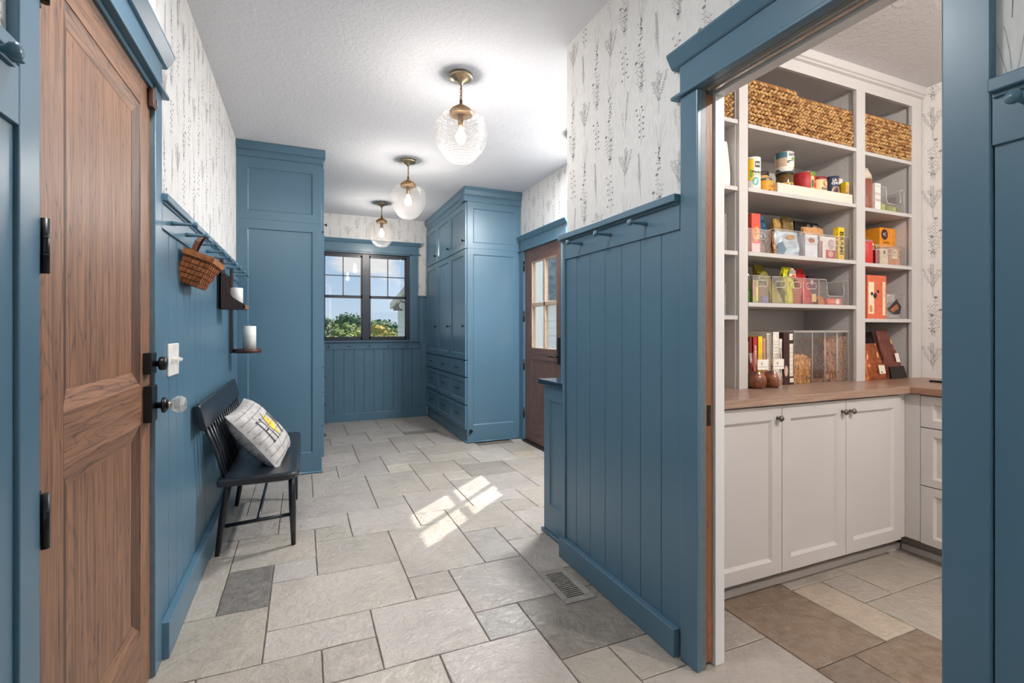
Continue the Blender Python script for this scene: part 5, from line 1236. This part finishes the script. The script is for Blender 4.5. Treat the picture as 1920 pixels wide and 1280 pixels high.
for k in range(6): carton('green_packet', ['lime packet leaning at the left of the green-packet bin', 'yellow-green packet at the front left of its bin', 'dark green packet in the middle of its bin', 'lime packet in the middle of its bin, front row', 'yellow-green packet toward the right of its bin', 'green packet at the right end of its bin'][k], 'packet', 3.242 + k * .036, 3.274 + k * .036, 1.874, 1.908, z + .004, .055 - .004 * (k % 3) - .003 * k, GRN[k % 3], 'green packets in the right bay')
z = 1.6135
o = can('red_canister', 'plain red canister at the left of the right bay', 'canister', 3.142, 1.895, z, .042, .128, col((202, 52, 46)), col((214, 84, 74)), lidh=.010)
acrylic_bin('handled acrylic bin of small boxes in the right bay', 3.190, 3.485, 1.856, 2.12, z, .118, GR, handle=True)
zi = z + .004
o = carton('cream_tea_box', 'cream tea box with dark dots in the right bay bin', 'box', 3.242, 3.322, 1.863, 1.92, zi, .098, col((232, 218, 186)))
decal('emblem', INK, o, front(3.282, 1.863, zi), rectp(-.008, .008, .064, .086)); lettering('Tea', .014, INK, o, lambda a, b: front(3.282, 1.8625, zi)(a, b + .048))
for k in range(10): decal('dot', INK, o, front(3.282, 1.8625, zi), disc((-.034 if k % 2 else .032) + .003 * (k % 3), .012 + .016 * (k // 2), .003, .003, 8))
o = carton('rose_tea_box', 'beige and rose tea box at the front of the right bay bin', 'box', 3.328, 3.440, 1.863, 1.92, zi, .112, col((206, 150, 130))); decal('label', col((232, 218, 180)), o, front(3.382, 1.863, zi), rectp(-.026, .03, .04, .098)); lettering('TEA', .018, col((90, 70, 40)), o, lambda a, b: front(3.384, 1.8622, zi)(a, b + .078)); decal('print', col((214, 140, 70)), o, front(3.377, 1.863, zi), disc(0, .022, .032, .014))
carton('maroon_box', 'maroon box squeezed beside the red canister', 'box', 3.198, 3.238, 1.865, 1.93, zi, .085, col((150, 36, 50)))
pouch('blue_white_bag', 'blue and white bag lying over the bin of tea boxes', 'bag', 3.215, 3.345, 1.935, 2.00, zi, .168, foil('sky_foil', (150, 190, 206)), seed=21, pinch=.3, topw=.8)
o = carton('orange_box', 'orange box with a dark round emblem on the tea bin', 'box', 3.345, 3.505, 1.925, 2.05, z + .1225, .128, col((230, 146, 30))); decal('emblem', col((60, 26, 34)), o, front(3.392, 1.925, z + .1225), disc(0, .085, .034, .034)); lettering('4C', .03, PAPERW, o, lambda a, b: front(3.392, 1.924, z + .1225)(a, b + .085)); lettering('Lemon', .022, INK, o, lambda a, b: front(3.41, 1.924, z + .1225)(a, b + .036))
decal('stripe', col((250, 190, 90)), o, front(3.455, 1.925, z + .1225), rectp(0, .005, 0, .128))
z = 1.2835
o = carton('salmon_box', 'tall salmon-orange cookie box in the right bay', 'box', 3.098, 3.282, 1.852, 1.945, z, .262, col((216, 104, 72)))
fo = front(3.182, 1.852, z); decal('label', col((236, 218, 186)), o, fo, rectp(-.074, -.02, .03, .22)); decal('label', col((236, 216, 178)), o, fo, rectp(.062, .088, .02, .225)); decal('print', col((40, 24, 24)), o, front(3.182, 1.8512, z), disc(-.012, .138, .018, .016)); decal('print', col((48, 28, 28)), o, front(3.182, 1.8512, z), disc(-.042, .15, .012, .011)); decal('print', col((48, 28, 28)), o, fo, disc(.018, .165, .012, .01)); decal('print', col((206, 150, 90)), o, front(3.182, 1.8512, z), rectp(-.064, -.038, .04, .08)); lettering('COOKIES', .016, col((110, 70, 50)), o, plane_fn((3.257, 1.851, z + .16), (0, 0, -1), (1, 0, 0)))
acrylic_bin('small acrylic bin with a silver bag in the right bay', 3.292, 3.470, 1.856, 2.12, z, .150, GR, handle=False)
can('red_tub', 'red lidded tub standing behind the silver bag', 'tub', 3.385, 2.025, z + .004, .068, .170, col((206, 48, 40)), col((214, 62, 50)), lidh=.03)
o = pouch('silver_bag', 'crumpled silver bag with black and tan print in the small bin', 'bag', 3.302, 3.458, 1.868, 1.93, z + .004, .150, foil('silver_foil', (206, 204, 204), .25, .5), seed=23, pinch=.3, topw=.7); fs_ = front(3.385, 1.859, z)
decal('print', col((28, 30, 44)), o, fs_, [(-.075, .062), (.012, .125), (.06, .075), (.045, .03), (-.02, .03)]); decal('print', col((172, 106, 60)), o, front(3.385, 1.858, z), [(-.06, .058), (.012, .094), (.035, .066), (-.03, .04)])
# coffee bags
z = ZB + .0005
BRN = foil('bronze_foil', (152, 76, 36), .32, .3); BRN2 = foil('cocoa_foil', (112, 62, 50), .4, .2)
def coffee(label, x0, x1, y0, y1, h, mat, seed, lean, col2=None, tall=False):
    o = pouch('coffee_bag', label, 'coffee bag', x0, x1, y0, y1, z, h, mat, 'coffee bags on the pantry worktop', seed=seed, pinch=.12, lean=lean, topw=.66, cren=.0025)
    return o
o = coffee('shorter bronze coffee bag with a white label', 3.122, 3.300, 1.850, 1.925, .215, BRN, 31, (.0, .02)); fo = plane_fn((3.245, 1.842, z), (1, 0, 0), (-.05, .16, 1))
decal('label', col((236, 228, 206)), o, fo, rectp(-.032, .028, .034, .086)); decal('emblem', col((236, 180, 90)), o, fo, disc(-.018, .148, .007, .018)); lettering('PRESS', .012, col((226, 150, 80)), o, lambda a, b: fo(a - .008, b + .108)); decal('print', INK, o, plane_fn((3.245, 1.8412, z), (1, 0, 0), (-.05, .16, 1)), rectp(-.016, -.004, .04, .048))
o = coffee('taller brown coffee bag with a black foot', 3.312, 3.486, 1.850, 1.940, .300, BRN2, 33, (-.065, .02)); fo = plane_fn((3.400, 1.842, z), (1, 0, 0), (-.20, .13, 1))
decal('print', col((30, 22, 22)), o, fo, [(-.080, .002), (.078, .002), (.074, .075), (-.072, .075)]); decal('label', col((236, 228, 214)), o, fo, rectp(.012, .050, .10, .155)); decal('emblem', col((226, 170, 100)), o, fo, disc(.010, .228, .008, .016)); lettering('press', .014, col((226, 160, 120)), o, lambda a, b: fo(a + .02, b + .185))
coffee('dark coffee bag at the back of the right bay', 3.26, 3.43, 1.965, 2.05, .285, foil('dark_cocoa_foil', (70, 40, 34)), 35, (0, 0))
o = coffee('small orange and white coffee bag at the left of the right bay', 3.072, 3.116, 1.848, 1.90, .19, foil('orange_bag_foil', (206, 120, 60)), 36, (.0, .01))
# left bay and return counter
pouch('white_pouch', 'white paper pouch in the left pantry bay', 'pouch', 1.80, 2.012, 1.85, 1.93, 1.9455, .24, simple('white_paper', (230, 226, 222), .6, bump=.15, scale=14), seed=41, pinch=.3)
acrylic_bin('acrylic bin on the third shelf of the left pantry bay', 1.70, 1.99, 1.87, 2.1, 1.6175, .19, 'acrylic bins in the left bay')
acrylic_bin('acrylic bin on the lowest shelf of the left pantry bay', 1.70, 1.985, 1.87, 2.1, 1.2905, .16, 'acrylic bins in the left bay')
o = thing('black_tablet', 'flat black device lying on the pantry return counter', 'tablet', (3.40, 1.60, ZB)); MB().box(3.33, 3.52, 1.50, 1.655, ZB + .0005, ZB + .011).build('case', BLACKM, o, bev=.004); MB().box(3.337, 3.513, 1.507, 1.648, ZB + .011, ZB + .0114).build('screen', col((16, 16, 20), .1), o)
# ================================================================ OUTSIDE
GRASS = simple('lawn', (96, 122, 60), .9, var=.15, scale=3)
m = MB(); n = 14
def gz(x, y): return -.35 - 1.5 * min(1, max(0, (y - 9) / 25)) - 4.0 * min(1, max(0, (y - 34) / 50))
ys = [-30, 7.3, 10, 16, 24, 34, 50, 70, 100, 160]; xs_ = [-120, -50, -15, 0, 15, 50, 120]
m.add([(x, y, gz(x, y)) for y in ys for x in xs_], [(j * 7 + i, j * 7 + i + 1, (j + 1) * 7 + i + 1, (j + 1) * 7 + i) for j in range(len(ys) - 1) for i in range(6)], True)
struct(m.build('ground', GRASS), 'green ground falling away outside', 'ground')
struct(MB().box(2.42, 11.0, 2.4, 8.9, -.6, -.30).box(.5, 11.0, 12.6, 15.2, -1.3, -.42).build('bounce_slab', simple('pale_concrete', (206, 202, 196), .85, var=.05, scale=4)), 'added pale concrete driveway outside the glazed door', 'bounce_slab')  # slab added to bounce sunlight up onto the outside walls
def leafmat(name, a, b):
    t = NT(name); f = t.noise(t.coords((1.1, 1.1, 1.1)), 1.0, 6.0, .7)
    d = t.n('ShaderNodeBsdfPrincipled', {'Base Color': t.ramp(f, [(.32, lin(*a)), (.68, lin(*b))]), 'Roughness': .8, 'Specular IOR Level': .1}); t.t.links.new(d.outputs[0], t.out.inputs[0]); return t.m
LEAF = {'green': leafmat('green_foliage', (62, 84, 48), (118, 134, 78)), 'dark': leafmat('dark_foliage', (52, 76, 58), (104, 128, 92)), 'yellow': leafmat('yellow_foliage', (136, 124, 58), (190, 166, 86)), 'lime': leafmat('lime_foliage', (108, 122, 62), (164, 166, 96)), 'blue': leafmat('distant_foliage', (96, 122, 118), (136, 156, 150))}
BARK = simple('bark', (92, 78, 64), .9)
def tree(label, x, y, top, w, kind, seed, group='trees beyond the window', trunk=None):
    g = gz(x, y); r_ = random.Random(seed); h = top - g; o = thing('tree', label, 'tree', (x, y, g), group)
    MB().tube([(x, y, g), (x + r_.uniform(-.1, .1) * w, y, g + h * .35), (x + r_.uniform(-.15, .15) * w, y, g + h * .75)], [w * .07, w * .055, w * .02], 8).build('trunk', BARK, o)
    blobs = []
    for k in range(9):
        a = r_.uniform(0, 6.28); rr = w * r_.uniform(.1, .55); zz = g + h * (trunk or .25) + h * (1 - (trunk or .25)) * r_.uniform(.18, .78)
        br = w * r_.uniform(.30, .46); blobs.append((x + rr * math.cos(a), y + rr * math.sin(a), min(zz, top - br * r_.uniform(.95, 1.5)), br))
    blobs.append((x, y, top - w * .36, w * .36))
    m = MB()
    for (bx0, by0, bz0, br) in blobs:
        for k in range(150):
            u = r_.uniform(-1, 1); a = r_.uniform(0, 6.28); s_ = math.sqrt(1 - u * u); d = Vector((s_ * math.cos(a), s_ * math.sin(a), u * .85)); c = Vector((bx0, by0, bz0)) + d * br * r_.uniform(.72, 1.04)
            nrm = (d + Vector((r_.uniform(-.6, .6), r_.uniform(-.6, .6), r_.uniform(-.6, .6)))).normalized(); t1_ = nrm.orthogonal().normalized(); t2_ = nrm.cross(t1_); q = br * r_.uniform(.10, .2)
            m.add([c - t1_ * q, c - t2_ * q * .6, c + t1_ * q, c + t2_ * q * .6], [(0, 1, 2, 3)])
        m.lathe([(0, bz0 - br * .75), (br * .55, bz0 - br * .6), (br * .82, bz0), (br * .6, bz0 + br * .5), (0, bz0 + br * .72)], (bx0, by0, 0), 8)
    m.build('crown', LEAF[kind], o)
# rows seen through the end window (x = ratio * y)
rt_ = random.Random(5)
TR = [('lime bush low in the left sash', .050, 26, 624, 1.8, 'lime'), ('golden bush low in the right sash', .140, 28.5, 622, 1.9, 'yellow'), ('green bush low in the middle of the left sash', .073, 31, 619, 2.0, 'green'),
      ('yellow-green bush low beside the garage', .160, 33.5, 621, 2.1, 'lime'), ('yellow-green bush low beside the mullion', .100, 36, 613, 2.3, 'lime'), ('low green bush right of the mullion', .128, 38.8, 618, 2.4, 'green'),
      ('broad green tree at the left of the left sash', .044, 43, 600, 3.6, 'green'), ('golden tree at the left of the right sash', .134, 48, 601, 3.7, 'yellow'), ('broad green tree in the middle of the left sash', .075, 53, 599, 4.2, 'green'),
      ('green tree in the middle of the right sash', .152, 58, 605, 4.3, 'green'), ('broad green tree at the right of the left sash', .106, 63.5, 600, 4.9, 'green'), ('dark tree beside the white garage', .172, 69.5, 604, 5.0, 'dark'),
      ('dark tree at the left edge of the left sash', .038, 76, 588, 5.4, 'dark'), ('dark round-topped tree, tallest in the left sash', .080, 83, 583, 6.2, 'dark'), ('blue-green distant tree beside the mullion', .116, 91, 592, 6.4, 'dark'),
      ('pale distant tree above the right sash trees', .143, 99, 597, 6.6, 'blue'), ('pale distant tree left of the garage roof', .163, 107, 599, 7.0, 'blue')]
for k, (lb, ra, y, elev, w, kd) in enumerate(TR): tree(lb, ra * y, y, 1.22 + (617 - elev) / 916.0 * .96 * y, w, kd, 100 + k)
tree('added tall tree keeping the sun off the end window', 7.75, 13.5, 11.3, 2.0, 'green', 300, group='added sun-blocking tree', trunk=.62)  # unseen tree added to block the sun from the end window

# garage with a gooseneck lamp
SIDE = simple('white_siding', (244, 243, 240), .7, var=.01); ROOFM = simple('grey_shingle', (112, 112, 114), .9, var=.2, scale=9); TRIMW = simple('white_eave', (206, 200, 192), .7, var=.03)
GR_ = (0, 0, R(-15)); GL = Vector((2.82, 16.0, -.66))
ga = thing('garage', 'white sided garage with an overhanging gable roof', 'garage', tuple(GL), rot=GR_)
gx1, gy1, ge = 6.4, 6.0, 2.78; rx = gx1 / 2; sl = 1.18; rz = ge + rx * sl
MB().prism([(0, -.8), (gx1, -.8), (gx1, ge), (rx, rz), (0, ge)], 'y', 0, gy1).build('walls', SIDE, ga)
for k in range(23):
    z_ = -.6 + k * .16; q = MB().box(-.012, gx1 + .012, -.03, 0, z_, z_ + .15) if z_ + .15 < ge else MB().box((z_ + .15 - ge) / sl, gx1 - (z_ + .15 - ge) / sl, -.03, 0, z_, z_ + .15)
    q.build('siding_board', SIDE, ga)
for sgn in (-1, 1):
    e0 = -.22 if sgn < 0 else gx1 + .22; ez = ge - .22 * sl
    MB().prism([(e0, ez + .04), (rx, rz + .04), (rx, rz + .18), (e0, ez + .18)], 'y', -.38, gy1 + .3).build('roof_slope', ROOFM, ga)
    MB().prism([(e0, ez - .02), (rx, rz - .02), (rx, rz + .16), (e0, ez + .16)], 'y', -.42, -.385).build('rake_board', TRIMW, ga)
    MB().prism([(e0, ez), (rx, rz), (rx, rz + .03), (e0, ez + .03)], 'y', -.38, -.035).build('soffit', TRIMW, ga)
wf = MB().box(.32, .95, -.06, -.031, .5, 1.92).build('window_frame', TRIMW, ga); MB().box(.48, .88, -.07, -.06, .6, 1.84).build('pane', col((96, 84, 80), .1), wf)
gl_ = thing('gooseneck_lamp', 'dark gooseneck lamp on the garage gable', 'wall lamp', tuple(GL), rot=GR_)
MB().tube([(.50, -.035, 2.46), (.36, -.2, 2.52), (.24, -.34, 2.72), (.12, -.4, 2.78), (.03, -.42, 2.64)], .02, 8).build('arm', BLACKM, gl_); MB().lathe([(.03, 2.64), (.05, 2.56), (.15, 2.49), (.155, 2.47)], (.03, -.42, 0), 16, cap=False).build('shade', BLACKM, gl_)
# house wing and porch post seen through the outside door
hw = thing('house_wing', 'white sided house wing with a grey shingle roof beyond the outside door', 'house', (6.5, 10.5, -.5))
MB().box(4.45, 9.5, 9.0, 12.2, -.6, 1.86).build('walls', SIDE, hw)
for k in range(16): MB().box(4.44, 9.5, 8.98, 9.0, -.55 + k * .15, -.55 + k * .15 + .138).build('siding_board', SIDE, hw)
MB().prism([(8.7, 1.80), (10.6, 4.2), (10.6, 4.3), (8.7, 1.92)], 'x', 4.3, 9.7).build('roof_slope', ROOFM, hw); MB().prism([(12.5, 1.80), (10.6, 4.2), (10.6, 4.3), (12.5, 1.92)], 'x', 4.3, 9.7).build('roof_slope', ROOFM, hw)
slv = Vector((0, 1.9, 2.4)).normalized()
SHN = [simple('shingle_%d' % k, c, .9, var=.15, scale=20) for k, c in enumerate([(96, 98, 102), (120, 120, 122), (138, 136, 134)])]
rs_ = random.Random(8); shm = []
for mt in SHN: shm.append(MB().box(-.115, .115, -.008, .008, -.07, .07).build('shingle', mt, mesh_only=True))
for r0_ in range(13):
    for c_ in range(7):
        o = bpy.data.objects.new('shingle', rs_.choice(shm)); COL.objects.link(o); o.parent = hw
        p = Vector((4.5 + c_ * .24 + (.12 if r0_ % 2 else 0), 8.72, 1.95)) + slv * (r0_ * .13 + .05); o.location = p - Vector((6.5, 10.5, -.5)); o.rotation_euler = (-math.atan2(1.9, 2.4) + R(-3), 0, 0)
MB().prism([(12.2, 1.86), (9.0, 1.86), (10.6, 3.9)], 'x', 4.45, 4.6).build('gable', SIDE, hw)
pp = thing('porch_post', 'white square porch post outside the glazed door', 'post', (3.42, 7.2, -.4)); MB().box(3.28, 3.56, 7.06, 7.34, -.4, 3.0).build('shaft', SIDE, pp, bev=.01); MB().box(3.25, 3.59, 7.03, 7.37, -.4, -.1).build('plinth', SIDE, pp, bev=.01); MB().box(3.25, 3.59, 7.03, 7.37, 2.9, 3.05).build('capital', SIDE, pp, bev=.01)
